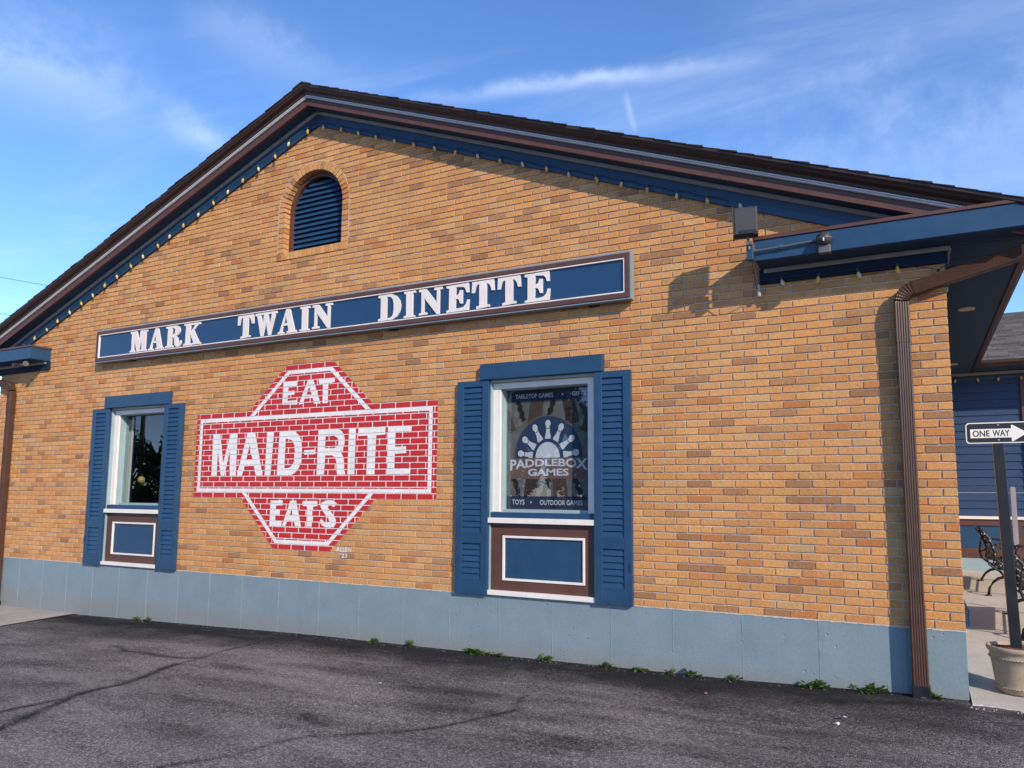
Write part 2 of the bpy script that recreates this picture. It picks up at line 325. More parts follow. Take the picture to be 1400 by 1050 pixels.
# ---------------------------------------------------------------- geometry helpers
class MB:
    def __init__(s): s.v = []; s.f = []; s.c = []
    def quad(s, *p): s.poly(p)
    def poly(s, pts, col=None):
        i = len(s.v); s.v += [tuple(q) for q in pts]; s.f.append(tuple(range(i, i+len(pts)))); s.c.append(col)
    def box(s, x0, x1, y0, y1, z0, z1, col=None):
        i = len(s.v); s.v += [(x, y, z) for x in (x0, x1) for y in (y0, y1) for z in (z0, z1)]
        for f in ((0, 1, 3, 2), (4, 6, 7, 5), (0, 4, 5, 1), (2, 3, 7, 6), (0, 2, 6, 4), (1, 5, 7, 3)):
            s.f.append(tuple(i+k for k in f)); s.c.append(col)
    def hexa(s, p, col=None):     # 8 points: bottom ring then top ring
        i = len(s.v); s.v += [tuple(q) for q in p]
        for f in ((3, 2, 1, 0), (4, 5, 6, 7), (0, 1, 5, 4), (1, 2, 6, 5), (2, 3, 7, 6), (3, 0, 4, 7)):
            s.f.append(tuple(i+k for k in f)); s.c.append(col)
    def bar(s, a, b, w, h, up=(0, 0, 1)):    # rectangular bar from a to b
        a = Vector(a); b = Vector(b); d = (b-a).normalized(); up = Vector(up)
        sx = d.cross(up).normalized()*(w/2); sz = sx.cross(d).normalized()*(h/2)
        s.hexa([a-sx-sz, a+sx-sz, a+sx+sz, a-sx+sz, b-sx-sz, b+sx-sz, b+sx+sz, b-sx+sz])
    def tube(s, pts, r, n=8, cap=True):
        pts = [Vector(p) for p in pts]; rs = r if isinstance(r, (list, tuple)) else [r]*len(pts)
        base = len(s.v); up = Vector((0.12, 0.2, 0.97))
        for k, p in enumerate(pts):
            d = (pts[min(k+1, len(pts)-1)] - pts[max(k-1, 0)]).normalized()
            u = up if abs(d.dot(up)) < 0.95 else Vector((1, 0, 0))
            a = d.cross(u).normalized(); b = d.cross(a)
            for j in range(n):
                t = 2*math.pi*j/n; s.v.append(tuple(p + (a*math.cos(t)+b*math.sin(t))*rs[k]))
        for k in range(len(pts)-1):
            for j in range(n):
                q = (j+1) % n; s.f.append((base+k*n+j, base+k*n+q, base+(k+1)*n+q, base+(k+1)*n+j)); s.c.append(None)
        if cap:
            s.f.append(tuple(base+j for j in range(n))[::-1]); s.c.append(None)
            e = base+(len(pts)-1)*n; s.f.append(tuple(e+j for j in range(n))); s.c.append(None)
    def lathe(s, prof, cx=0, cy=0, n=32, axis=None):
        base = len(s.v)
        for r, z in prof:
            for j in range(n):
                t = 2*math.pi*j/n; s.v.append((cx+r*math.cos(t), cy+r*math.sin(t), z))
        for k in range(len(prof)-1):
            for j in range(n):
                q = (j+1) % n; s.f.append((base+k*n+j, base+k*n+q, base+(k+1)*n+q, base+(k+1)*n+j)); s.c.append(None)
    def sweep(s, prof, path, closed=True, caps=True):    # prof in each path frame: list of functions -> points already 3d
        n = len(prof[0]); base = len(s.v)
        for ring in prof: s.v += [tuple(q) for q in ring]
        for k in range(len(prof)-1):
            for j in range(n if closed else n-1):
                q = (j+1) % n; s.f.append((base+k*n+j, base+k*n+q, base+(k+1)*n+q, base+(k+1)*n+j)); s.c.append(None)
        if caps:
            s.f.append(tuple(base+j for j in range(n))[::-1]); s.c.append(None)
            e = base+(len(prof)-1)*n; s.f.append(tuple(e+j for j in range(n))); s.c.append(None)
    def plate(s, outer, holes, y0, y1):       # polygon in (x,z), front at y0 (towards camera), back at y1
        rings = [outer]+list(holes); flatp = [p for r in rings for p in r]
        tris = tessellate_polygon([[Vector((p[0], p[1], 0)) for p in r] for r in rings])
        b = len(s.v); n = len(flatp)
        s.v += [(p[0], y0, p[1]) for p in flatp]
        for t in tris: s.f.append(tuple(b+i for i in t)); s.c.append(None)
        if y1 is not None:
            s.v += [(p[0], y1, p[1]) for p in flatp]
            for t in tris: s.f.append(tuple(b+n+i for i in t[::-1])); s.c.append(None)
            o = b
            for r in rings:
                k = len(r)
                for j in range(k):
                    q = (j+1) % k; s.f.append((o+j, o+q, o+n+q, o+n+j)); s.c.append(None)
                o += k
    def mesh(s, name, mat, smooth=False, fix=True):
        me = bpy.data.meshes.new(name); me.from_pydata(s.v, [], s.f)
        if any(c is not None for c in s.c):
            at = me.attributes.new('col', 'FLOAT_COLOR', 'FACE')
            at.data.foreach_set('color', [q for c in s.c for q in (*(c or (.3, .2, .1)), 1.0)])
        if fix:
            bm = bmesh.new(); bm.from_mesh(me); bmesh.ops.recalc_face_normals(bm, faces=bm.faces); bm.to_mesh(me); bm.free()
        me.materials.append(mat)
        if smooth: me.polygons.foreach_set('use_smooth', [True]*len(me.polygons))
        me.update(); return me
    def build(s, name, mat, parent=None, smooth=False, bevel=0, fix=True):
        o = bpy.data.objects.new(name, s.mesh(name, mat, smooth, fix)); COL.objects.link(o)
        if parent: o.parent = parent
        if bevel:
            b = o.modifiers.new('bevel', 'BEVEL'); b.width = bevel; b.segments = 2; b.limit_method = 'ANGLE'; b.angle_limit = rad(40)
        if smooth == 'auto':
            mo = o.modifiers.new('es', 'EDGE_SPLIT'); mo.split_angle = rad(35)
        return o
def box(name, mat, parent, *a, bevel=0.003):
    m = MB(); m.box(*a); return m.build(name, mat, parent, bevel=bevel)
def tag(o, label=None, cat=None, group=None, kind=None):
    if label: o['label'] = label
    if cat: o['category'] = cat
    if group: o['group'] = group
    if kind: o['kind'] = kind
    return o
def empty(name, loc=(0, 0, 0)):
    o = bpy.data.objects.new(name, None); COL.objects.link(o); o.location = loc; o.empty_display_size = 0.2; return o
def inst(name, me, parent, loc=(0, 0, 0), rot=(0, 0, 0), scale=(1, 1, 1)):
    o = bpy.data.objects.new(name, me); COL.objects.link(o); o.parent = parent; o.location = loc; o.rotation_euler = rot; o.scale = scale; return o

_tc = {}
def text_tris(s, bold=0.0, space=1.0):          # triangles of a text in font units, starting at x = 0
    key = (s, bold, space)
    if key in _tc: return _tc[key]
    cu = bpy.data.curves.new('t', 'FONT'); cu.body = s; cu.offset = bold; cu.space_character = space; cu.resolution_u = 3
    o = bpy.data.objects.new('t', cu); COL.objects.link(o)
    dg = bpy.context.evaluated_depsgraph_get(); me = bpy.data.meshes.new_from_object(o.evaluated_get(dg))
    me.calc_loop_triangles()
    V = np.array([v.co[:2] for v in me.vertices]); T = [tuple(t.vertices) for t in me.loop_triangles]
    bpy.data.objects.remove(o); bpy.data.curves.remove(cu); bpy.data.meshes.remove(me)
    V = V - V.min(axis=0); _tc[key] = (V, T); return V, T
def text_into(mb, s, x0, x1, z0, z1, y, bold=0.0, space=1.0, warp=None):
    V, T = text_tris(s, bold, space); w, h = V.max(axis=0); b = len(mb.v)
    for p in V:
        a, c = p[0]/w, p[1]/h
        X, Z = x0+a*(x1-x0), z0+c*(z1-z0)
        if warp: X, Z = warp(a, c, X, Z)
        mb.v.append((X, y, Z))
    for t in T: mb.f.append(tuple(b+i for i in t)); mb.c.append(None)

def clip_poly(poly, x0, x1, z0, z1):
    for ax, lim, sg in ((0, x0, 1), (0, x1, -1), (1, z0, 1), (1, z1, -1)):
        out = []
        for i in range(len(poly)):
            a, b = poly[i-1], poly[i]; da, db = (a[ax]-lim)*sg, (b[ax]-lim)*sg
            if (da >= 0) != (db >= 0):
                t = da/(da-db); out.append((a[0]+(b[0]-a[0])*t, a[1]+(b[1]-a[1])*t))
            if db >= 0: out.append(b)
        poly = out
        if len(poly) < 3: return []
    return poly

SIGN_GLYPHS = {
 'M':[[(0.006,0.997),(0.369,0.997),(0.522,0.526),(0.595,1.0),(1.0,0.997),(0.989,0.901),(0.922,0.887),(0.913,0.099),(0.983,0.075),(0.98,0.01),(0.587,0.01),(0.589,0.085),(0.687,0.099),(0.67,0.669),(0.517,0.003),(0.416,0.01),(0.223,0.706),(0.226,0.123),(0.288,0.092),(0.296,0.0),(0.0,0.014),(0.006,0.096),(0.092,0.113),(0.084,0.884),(0.014,0.901)]],
 'A':[[(0.412,1.0),(0.614,0.997),(0.906,0.089),(1.0,0.072),(0.997,0.003),(0.484,0.0),(0.484,0.076),(0.581,0.086),(0.523,0.32),(0.276,0.316),(0.231,0.082),(0.328,0.058),(0.328,0.0),(0.0,0.0),(0.003,0.069),(0.097,0.086)],[(0.393,0.756),(0.497,0.416),(0.305,0.419)]],
 'R':[[(0.0,0.99),(0.633,1.0),(0.806,0.934),(0.9,0.812),(0.9,0.683),(0.812,0.568),(0.665,0.509),(0.771,0.411),(0.824,0.167),(0.868,0.125),(0.903,0.16),(0.906,0.286),(1.0,0.282),(0.984,0.122),(0.897,0.017),(0.752,0.0),(0.624,0.063),(0.574,0.16),(0.549,0.355),(0.486,0.463),(0.401,0.467),(0.395,0.115),(0.505,0.091),(0.502,0.01),(0.006,0.01),(0.013,0.087),(0.129,0.105),(0.138,0.895),(0.016,0.913)],[(0.398,0.899),(0.517,0.895),(0.583,0.829),(0.586,0.655),(0.52,0.592),(0.398,0.589)]],
 'K':[[(0.006,1.0),(0.477,1.0),(0.477,0.915),(0.387,0.905),(0.369,0.559),(0.644,0.895),(0.526,0.905),(0.526,0.997),(0.937,0.993),(0.934,0.902),(0.837,0.898),(0.58,0.658),(0.912,0.092),(1.0,0.085),(0.994,0.01),(0.523,0.017),(0.523,0.102),(0.583,0.112),(0.411,0.454),(0.363,0.431),(0.36,0.102),(0.459,0.088),(0.456,0.0),(0.0,0.01),(0.006,0.092),(0.103,0.105),(0.124,0.908),(0.012,0.912)]],
 'T':[[(0.015,0.99),(0.963,1.0),(1.0,0.601),(0.874,0.601),(0.833,0.746),(0.748,0.856),(0.656,0.893),(0.663,0.113),(0.789,0.113),(0.789,0.034),(0.211,0.0),(0.204,0.086),(0.337,0.11),(0.33,0.89),(0.244,0.873),(0.17,0.784),(0.119,0.591),(0.0,0.591)]],
 'W':[[(0.0,0.99),(0.319,0.997),(0.316,0.917),(0.258,0.906),(0.357,0.441),(0.401,0.899),(0.327,0.91),(0.332,0.997),(0.646,1.0),(0.643,0.903),(0.588,0.889),(0.676,0.399),(0.766,0.899),(0.69,0.91),(0.692,0.993),(1.0,0.997),(0.995,0.899),(0.937,0.889),(0.731,0.003),(0.629,0.0),(0.505,0.583),(0.387,0.003),(0.28,0.0),(0.091,0.875),(0.014,0.885)]],
 'I':[[(0.0,1.0),(0.981,1.0),(1.0,0.919),(0.766,0.912),(0.779,0.067),(0.955,0.063),(0.955,0.004),(0.0,0.0),(0.0,0.07),(0.208,0.085),(0.182,0.915),(0.019,0.912)]],
 'N':[[(0.0,1.0),(0.318,0.993),(0.769,0.437),(0.766,0.901),(0.659,0.901),(0.659,0.997),(1.0,0.993),(1.0,0.911),(0.893,0.891),(0.893,0.0),(0.779,0.0),(0.234,0.666),(0.237,0.13),(0.364,0.109),(0.351,0.031),(0.016,0.027),(0.016,0.099),(0.114,0.116),(0.11,0.901),(0.003,0.901)]],
 'D':[[(0.0,0.996),(0.589,1.0),(0.799,0.905),(0.946,0.712),(1.0,0.505),(0.959,0.281),(0.838,0.109),(0.634,0.004),(0.006,0.0),(0.01,0.088),(0.118,0.105),(0.108,0.895),(0.0,0.902)],[(0.382,0.909),(0.513,0.898),(0.627,0.814),(0.678,0.632),(0.688,0.372),(0.646,0.158),(0.535,0.084),(0.385,0.088)]],
 'E':[[(0.0,0.983),(0.958,1.0),(0.979,0.651),(0.874,0.654),(0.828,0.792),(0.737,0.872),(0.418,0.903),(0.411,0.585),(0.526,0.623),(0.586,0.768),(0.705,0.758),(0.709,0.27),(0.604,0.277),(0.554,0.412),(0.495,0.464),(0.414,0.464),(0.404,0.128),(0.54,0.111),(0.754,0.142),(0.86,0.253),(0.905,0.394),(1.0,0.388),(0.972,0.007),(0.011,0.0),(0.007,0.069),(0.119,0.097),(0.119,0.889),(0.007,0.893)]],
}
SIGN_LETTERS = [('M',-9.787,-9.429),('A',-9.398,-9.09),('R',-9.056,-8.739),('K',-8.699,-8.366),('T',-7.704,-7.423),('W',-7.402,-7.038),('A',-7.015,-6.712),('I',-6.665,-6.507),('N',-6.472,-6.166),('D',-5.499,-5.187),('I',-5.147,-4.993),('N',-4.95,-4.647),('E',-4.595,-4.308),('T',-4.28,-4.008),('T',-3.972,-3.702),('E',-3.661,-3.378)]
MURAL_GLYPHS = [
 [[(-8.17,2.222),(-8.043,2.226),(-7.964,1.855),(-7.859,2.226),(-7.734,2.226),(-7.731,1.697),(-7.839,1.695),(-7.856,2.016),(-7.933,1.697),(-7.995,1.696),(-8.072,2.02),(-8.068,1.698),(-8.166,1.697)]],
 [[(-7.56,2.228),(-7.431,2.23),(-7.278,1.7),(-7.387,1.697),(-7.429,1.818),(-7.59,1.814),(-7.625,1.697),(-7.715,1.694)],[(-7.514,2.075),(-7.457,1.895),(-7.566,1.891)]],
 [[(-7.23,2.223),(-7.116,2.224),(-7.144,1.701),(-7.241,1.697)]],
 [[(-7.024,2.223),(-6.831,2.228),(-6.771,2.213),(-6.709,2.169),(-6.668,2.099),(-6.654,1.99),(-6.661,1.872),(-6.689,1.794),(-6.739,1.736),(-6.803,1.704),(-7.042,1.699)],[(-6.923,2.133),(-6.866,2.132),(-6.812,2.108),(-6.775,2.052),(-6.764,1.963),(-6.772,1.864),(-6.809,1.805),(-6.861,1.784),(-6.924,1.782)]],
 [[(-6.621,1.991),(-6.447,1.995),(-6.444,1.942),(-6.618,1.938)]],
 [[(-6.41,2.227),(-6.143,2.228),(-6.073,2.207),(-6.03,2.163),(-6.01,2.098),(-6.017,2.028),(-6.062,1.954),(-6.026,1.905),(-6.009,1.83),(-6.006,1.756),(-5.983,1.703),(-6.107,1.701),(-6.12,1.757),(-6.124,1.843),(-6.143,1.897),(-6.193,1.924),(-6.296,1.924),(-6.303,1.703),(-6.416,1.701)],[(-6.299,2.144),(-6.168,2.147),(-6.118,2.122),(-6.102,2.073),(-6.114,2.025),(-6.162,2.005),(-6.303,2.006)]],
 [[(-5.954,2.225),(-5.854,2.226),(-5.857,1.704),(-5.958,1.702)]],
 [[(-5.818,2.228),(-5.437,2.224),(-5.441,2.139),(-5.564,2.135),(-5.574,1.702),(-5.687,1.701),(-5.683,2.134),(-5.817,2.135)]],
 [[(-5.402,2.221),(-5.082,2.223),(-5.086,2.155),(-5.3,2.155),(-5.3,2.0),(-5.154,2.002),(-5.148,1.929),(-5.302,1.923),(-5.307,1.765),(-5.088,1.765),(-5.09,1.705),(-5.403,1.701)]],
 [[(-6.994,2.82),(-6.771,2.819),(-6.77,2.764),(-6.906,2.763),(-6.911,2.706),(-6.809,2.709),(-6.808,2.661),(-6.911,2.657),(-6.917,2.59),(-6.756,2.591),(-6.761,2.539),(-7.001,2.546)]],
 [[(-6.603,2.823),(-6.519,2.821),(-6.394,2.532),(-6.495,2.535),(-6.518,2.605),(-6.646,2.604),(-6.667,2.542),(-6.736,2.534)],[(-6.579,2.743),(-6.535,2.644),(-6.618,2.648)]],
 [[(-6.436,2.817),(-6.188,2.816),(-6.191,2.772),(-6.285,2.765),(-6.284,2.532),(-6.365,2.534),(-6.366,2.763),(-6.424,2.763)]],
 [[(-7.122,1.4),(-6.929,1.404),(-6.926,1.346),(-7.031,1.341),(-7.034,1.289),(-6.974,1.29),(-6.973,1.234),(-7.035,1.228),(-7.036,1.157),(-6.933,1.159),(-6.933,1.098),(-7.128,1.098)]],
 [[(-6.806,1.4),(-6.715,1.404),(-6.623,1.103),(-6.718,1.103),(-6.734,1.161),(-6.846,1.155),(-6.87,1.104),(-6.923,1.108)],[(-6.782,1.305),(-6.751,1.228),(-6.81,1.224)]],
 [[(-6.613,1.398),(-6.386,1.402),(-6.387,1.343),(-6.459,1.337),(-6.461,1.105),(-6.541,1.106),(-6.542,1.338),(-6.614,1.342)]],
 [[(-6.092,1.376),(-6.14,1.334),(-6.178,1.352),(-6.215,1.351),(-6.232,1.332),(-6.161,1.263),(-6.11,1.207),(-6.095,1.156),(-6.13,1.113),(-6.191,1.102),(-6.253,1.105),(-6.304,1.123),(-6.344,1.169),(-6.32,1.203),(-6.281,1.171),(-6.237,1.153),(-6.2,1.163),(-6.208,1.196),(-6.286,1.27),(-6.332,1.326),(-6.343,1.364),(-6.304,1.393),(-6.242,1.411),(-6.168,1.411)]],
]

# ================================================================ SETTING
GX = [-400, -40, -12.7, -10.7, -6.4, -3.8, -1.7, -0.4, 0, 6, 400]; GZ = [-0.6, -0.6, -0.236, -0.211, -0.10, -0.075, -0.045, 0, 0, 0.05, 0.05]
def gz(x): return float(np.interp(x, GX, GZ))

def build_ground():
    xs = np.concatenate([[-900, -300, -120, -60, -40, -30, -24, -20, -17, -15], np.arange(-13.5, 3.0, 0.035), [3.5, 4.5, 6, 9, 14, 25, 60, 150, 400, 900]])
    ys = np.concatenate([[-900, -300, -120, -60, -35, -22, -14, -10, -8, -7], np.arange(-6.2, 0.16, 0.035), [0.4, 1, 3, 8, 14, 25, 60, 150, 400, 900]])
    X, Y = np.meshgrid(xs, ys); Z = np.interp(X, GX, GZ)
    def dist(P, amp):
        d = np.full(X.shape, 9.0)
        for (a, b) in zip(P[:-1], P[1:]):
            a = np.array(a); b = np.array(b); ab = b-a
            t = np.clip(((X-a[0])*ab[0]+(Y-a[1])*ab[1])/(ab@ab), 0, 1)
            wx = X-(a[0]+t*ab[0]) + amp*np.sin(Y*9+X*4); wy = Y-(a[1]+t*ab[1]) + amp*np.cos(X*11-Y*5)
            d = np.minimum(d, np.hypot(wx, wy))
        return d
    tar = np.zeros(X.shape)
    cracks = [([(-5.2, -6.2), (-5.73, -3.9), (-5.78, -3.61), (-6.2, -2.88), (-6.21, -2.45), (-6.46, -1.69)], 0.045, 1.0), ([(-6.0, -6.2), (-6.17, -3.69), (-6.19, -3.4), (-6.21, -3.08), (-6.2, -2.88)], 0.035, .9),
              ([(-6.46, -1.69), (-6.54, -1.16), (-6.66, -0.31), (-6.7, 0)], 0.03, .7), ([(-7.9, -1.35), (-7.5, -1.48), (-6.67, -1.52), (-6.5, -1.42)], 0.035, .8),
              ([(-4.3, -3.9), (-3.94, -3.12), (-3.84, -2.78), (-3.35, -2.42), (-3.05, -1.99), (-2.95, -1.64), (-3.02, -1.26)], 0.03, .75), ([(-4.24, -2.43), (-3.91, -2.54)], 0.04, .55),
              ([(-0.6, -2.6), (0.4, -2.2), (2.0, -2.1)], 0.04, .4), ([(-2.1, -1.2), (-1.2, -1.35), (-.4, -1.3)], 0.06, .3)]
    for P, w, a in cracks:
        tar = np.maximum(tar, a*np.exp(-(dist(P, 0.022)/w)**2))
    for (px, py, rx, ry, a) in ((-3.5, -1.35, .5, .16, .5), (-3.5, -1.8, .4, .12, .35), (-4.8, -1.26, .7, .14, .4), (-5.7, -1.6, .5, .1, .3), (-8.6, -.9, 1.2, .25, .35), (-1.6, -1.0, .7, .12, .25), (-.2, -.8, .6, .15, .3)):
        tar = np.maximum(tar, a*np.exp(-((X-px)/rx)**2-((Y-py)/ry)**2))
    Z = Z - 0.006*np.exp(-(dist(cracks[0][0], 0.02)/0.05)**2)
    nx, ny = len(xs), len(ys)
    me = bpy.data.meshes.new('ground'); n = nx*ny
    idx = np.arange(n).reshape(ny, nx)
    q = np.stack([idx[:-1, :-1], idx[:-1, 1:], idx[1:, 1:], idx[1:, :-1]], -1).reshape(-1, 4)
    me.vertices.add(n); me.vertices.foreach_set('co', np.stack([X, Y, Z], -1).ravel().astype(np.float32))
    me.loops.add(q.size); me.loops.foreach_set('vertex_index', q.ravel().astype(np.int32))
    me.polygons.add(len(q)); me.polygons.foreach_set('loop_start', np.arange(0, q.size, 4, dtype=np.int32)); me.polygons.foreach_set('loop_total', np.full(len(q), 4, np.int32))
    at = me.attributes.new('tar', 'FLOAT', 'POINT'); at.data.foreach_set('value', tar.ravel().astype(np.float32))
    me.update(calc_edges=True); me.validate(); me.materials.append(M['asphalt'])
    me.polygons.foreach_set('use_smooth', [True]*len(me.polygons))
    o = bpy.data.objects.new('asphalt_ground', me); COL.objects.link(o)
    tag(o, 'dark patched asphalt of the car park with tarred cracks', 'ground', kind='structure')
build_ground()

# worn pale concrete at the left end
m = MB(); P = [(-10.74, 0.02), (-10.72, -0.25), (-10.66, -0.6), (-10.57, -1.08), (-10.5, -2.6), (-10.6, -5), (-10.6, -9)]
XL = [-11.2, -11.8, -12.7, -15, -22, -40]
for a, b in zip(P[:-1], P[1:]):
    ra = [(a[0], a[1])]+[(x, a[1]) for x in XL]; rb = [(b[0], b[1])]+[(x, b[1]) for x in XL]
    for i in range(len(ra)-1):
        m.quad(*[(x, y, gz(x)+0.012) for x, y in (ra[i], rb[i], rb[i+1], ra[i+1])])
tag(m.build('concrete_drive', M['gravel']), 'worn pale concrete drive at the left end of the wall', 'pavement', kind='structure')

# patio that rises gently towards the rear wing, in separate slabs
patio = tag(empty('patio'), 'pale concrete patio beside the brick building', 'pavement', kind='structure')
PS = 0.05
def pz(y): return 0.014 + PS*max(y, -0.2)
ysl = [-0.16, 1.22, 2.6, 4.0, 5.4, 7.12]
for j in range(5):
    for i, (xa, xb) in enumerate(((0.006, 2.4), (2.4, 4.8), (4.8, 7.2))):
        y0, y1 = ysl[j]+0.004, ysl[j+1]-0.004; m = MB()
        if j == 0:      # ragged broken front edge
            xx = np.arange(xa+.004, xb, 0.035); ee = [y0 + 0.02*random.random() + 0.014*math.sin(x*17) for x in xx]
            for k in range(len(xx)-1):
                a, b = xx[k], xx[k+1]
                m.quad((a, ee[k]+.02, pz(ee[k]+.02)), (b, ee[k+1]+.02, pz(ee[k+1]+.02)), (b, y1, pz(y1)), (a, y1, pz(y1)))
                lo, hi = gz(a)-0.03, gz(b)-0.03
                m.quad((a, ee[k]-.012*random.random(), lo), (b, ee[k+1]-.012*random.random(), hi), (b, ee[k+1]+.02, pz(ee[k+1]+.02)), (a, ee[k]+.02, pz(ee[k]+.02)))
            m.build('slab', M['concrete'], patio, fix=False)
        else:
            m.hexa([(xa+.004, y0, -0.2), (xb-.004, y0, -0.2), (xb-.004, y1, -0.2), (xa+.004, y1, -0.2), (xa+.004, y0, pz(y0)), (xb-.004, y0, pz(y0)), (xb-.004, y1, pz(y1)), (xa+.004, y1, pz(y1))])
            m.build('slab', M['concrete'], patio, bevel=0.006)
# crumbs of broken concrete at the patio edge
m = MB()
for k in range(34):
    x, y = random.uniform(0.0, 1.2), random.uniform(-0.24, -0.15); r = random.uniform(0.003, 0.009); z = gz(x)
    m.hexa([(x-r, y-r, z-.003), (x+r, y-r*.7, z-.003), (x+r*.8, y+r, z-.003), (x-r*.9, y+r*.8, z-.003), (x-r*.6, y-r*.6, z+r), (x+r*.6, y-r*.5, z+r*.8), (x+r*.5, y+r*.5, z+r), (x-r*.6, y+r*.5, z+r*.7)])
tag(m.build('concrete_crumbs', M['gravel']), 'crumbs of broken concrete along the patio edge', 'rubble', kind='stuff')

# ================================================================ BRICK BUILDING
XC, SL = -6.58, 0.386
WL = -13.10
FT = 0.497                    # top of the painted foundation
CH, JT = 0.0665, 0.0095       # course height, joint
BL = 0.2083                   # brick module
bld = tag(empty('brick_building', (-6.58, 0, 0)), 'tan brick gable-fronted restaurant building with navy and brown trim', 'building')
bld.location = (0, 0, 0)

# foundation with the seams of its formwork
m = MB(); m.box(WL, -0.001, 0.004, 12.0, -0.6, FT); fo = m.build('foundation', M['foundation'], bld)
seams = [-12.19, -11.6, -11.017, -10.433, -9.86, -9.28, -8.684, -8.105, -7.534, -6.937, -6.319, -5.742, -5.151, -4.564, -3.982, -3.401, -2.81, -2.23, -1.634, -1.029, -0.401]
for sx in seams:
    m = MB(); x = sx
    zs = np.linspace(-0.3, FT-0.004, 14); ring = []
    for z in zs:
        w = random.uniform(0.002, 0.0055); d = random.uniform(0.0015, 0.005); xo = x+random.uniform(-.0015, .0015)
        ring.append([(xo-w, 0.006, z), (xo, 0.004-d, z), (xo+w, 0.006, z)])
    m.sweep(ring, None, closed=False, caps=False); m.build('form_seam', M['foundation'], fo)
# ragged skim of mortar at the top of the foundation
m = MB(); xs = np.arange(WL, 0, 0.04)
for a in xs:
    h = random.uniform(0.002, 0.009); m.box(a, a+0.041, 0.0005, 0.006, FT-h, FT+0.006)
m.build('mortar_skim', M['mortar'], bld)

# openings
WIN = [-3.53, -9.665]; OW = 0.575; WT = 2.66
VX, VZ, VR, VO, VB = -6.63, 4.97, 0.46, 0.56, 4.35
def arc(cx, cz, r, a0, a1, n): return [(cx+r*math.cos(a0+(a1-a0)*i/n), cz+r*math.sin(a0+(a1-a0)*i/n)) for i in range(n+1)]
vent_hole = [(VX-VR-.03, VB)] + [(VX+VR+.03, VB)] + arc(VX, VZ, VR+.03, 0, math.pi, 24)
m = MB(); ZE = 6.24-SL*(-XC)
m.plate([(WL+.004, FT), (-.006, FT), (-.006, ZE), (XC, 6.24), (WL+.004, ZE+SL*.06)],
        [vent_hole]+[[(c-OW, FT+.003), (c+OW, FT+.003), (c+OW, WT), (c-OW, WT)] for c in WIN], 0.0095, 0.1)
wall = m.build('wall', M['mortar'], bld)
m = MB(); m.box(-0.1, -0.0075, 0.1, 12, FT, 3.6); m.build('side_wall', M['mortar'], bld)
m = MB(); m.box(WL, WL+0.1, 0.1, 12, FT, 3.6); m.box(WL, -.1, 11.9, 12, FT, 3.6); m.build('rear_wall', M['mortar'], bld)

TAN = [(0.520, 0.250, 0.090), (0.550, 0.274, 0.104), (0.505, 0.250, 0.096), (0.535, 0.247, 0.084), (0.490, 0.250, 0.098), (0.475, 0.226, 0.084), (0.540, 0.265, 0.098)]
ORG = [(0.470, 0.192, 0.064), (0.430, 0.165, 0.054), (0.490, 0.214, 0.076)]
BRN = [(0.310, 0.150, 0.068), (0.345, 0.170, 0.076), (0.385, 0.192, 0.084)]
LGT = [(0.500, 0.290, 0.126), (0.540, 0.285, 0.108)]
def brick_col():
    r = random.random()
    c = random.choice(TAN if r < .765 else ORG if r < .86 else BRN if r < .94 else LGT); k = random.uniform(.92, 1.05)
    return tuple(v*k for v in c)

def brick_rows():
    out = []; k = 0
    while True:
        zb = FT+k*CH+0.005; zt = zb+CH-JT
        if zb > 6.25: break
        x1 = -0.0 if k % 2 == 0 else -0.0
        first = BL if k % 2 == 0 else BL/2
        e = 0.0; L = first
        segs = []
        while e > WL:
            a = max(e-L+JT, WL); segs.append((a, e)); e -= L; L = BL
        for a, b in segs:
            far = max(abs(a-XC), abs(b-XC))
            if zt > 6.27-SL*far: continue
            cuts = []
            for c in WIN:
                if zb < WT-0.005: cuts.append((c-OW, c+OW))
            if zt > VB+.01 and zb < VZ+VO:
                if zb < VZ: hw = VO+0.004 if zt < VZ else math.sqrt(max(VO**2-(zt-VZ)**2, 0))
                else: hw = math.sqrt(max(VO**2-(zt-VZ)**2, 0))-.004
                if hw > 0: cuts.append((VX-hw, VX+hw))
            parts = [(a, b)]
            for c0, c1 in cuts:
                np_ = []
                for p, q in parts:
                    if q <= c0 or p >= c1: np_.append((p, q)); continue
                    if p < c0: np_.append((p, c0))
                    if q > c1: np_.append((c1, q))
                parts = np_
            for p, q in parts:
                if q-p > 0.02: out.append((p, q, zb, zt, k))
        k += 1
    return out
BR = brick_rows()

# the painted wall sign lies over these bricks
def zc(k): return FT+k*CH
BAND = (-8.478, -4.75, zc(14), zc(30))
TOPT = ((-7.56, -5.62, zc(30)), (-6.944, -6.216, zc(38)))
BOTT = ((-7.636, -5.556, zc(14)), (-7.048, -6.189, zc(5)))
RED = [[(BAND[0], BAND[2]), (BAND[1], BAND[2]), (BAND[1], BAND[3]), (BAND[0], BAND[3])],
       [(TOPT[0][0], TOPT[0][2]), (TOPT[0][1], TOPT[0][2]), (TOPT[1][1], TOPT[1][2]), (TOPT[1][0], TOPT[1][2])],
       [(BOTT[1][0], BOTT[1][2]), (BOTT[1][1], BOTT[1][2]), (BOTT[0][1], BOTT[0][2]), (BOTT[0][0], BOTT[0][2])]]
def in_mural(x0, x1, z0, z1):
    a = 0
    for p in RED:
        c = clip_poly(p, x0, x1, z0, z1)
        if c: a += abs(sum(c[i-1][0]*c[i][1]-c[i][0]*c[i-1][1] for i in range(len(c))))/2
    return a/((x1-x0)*(z1-z0))

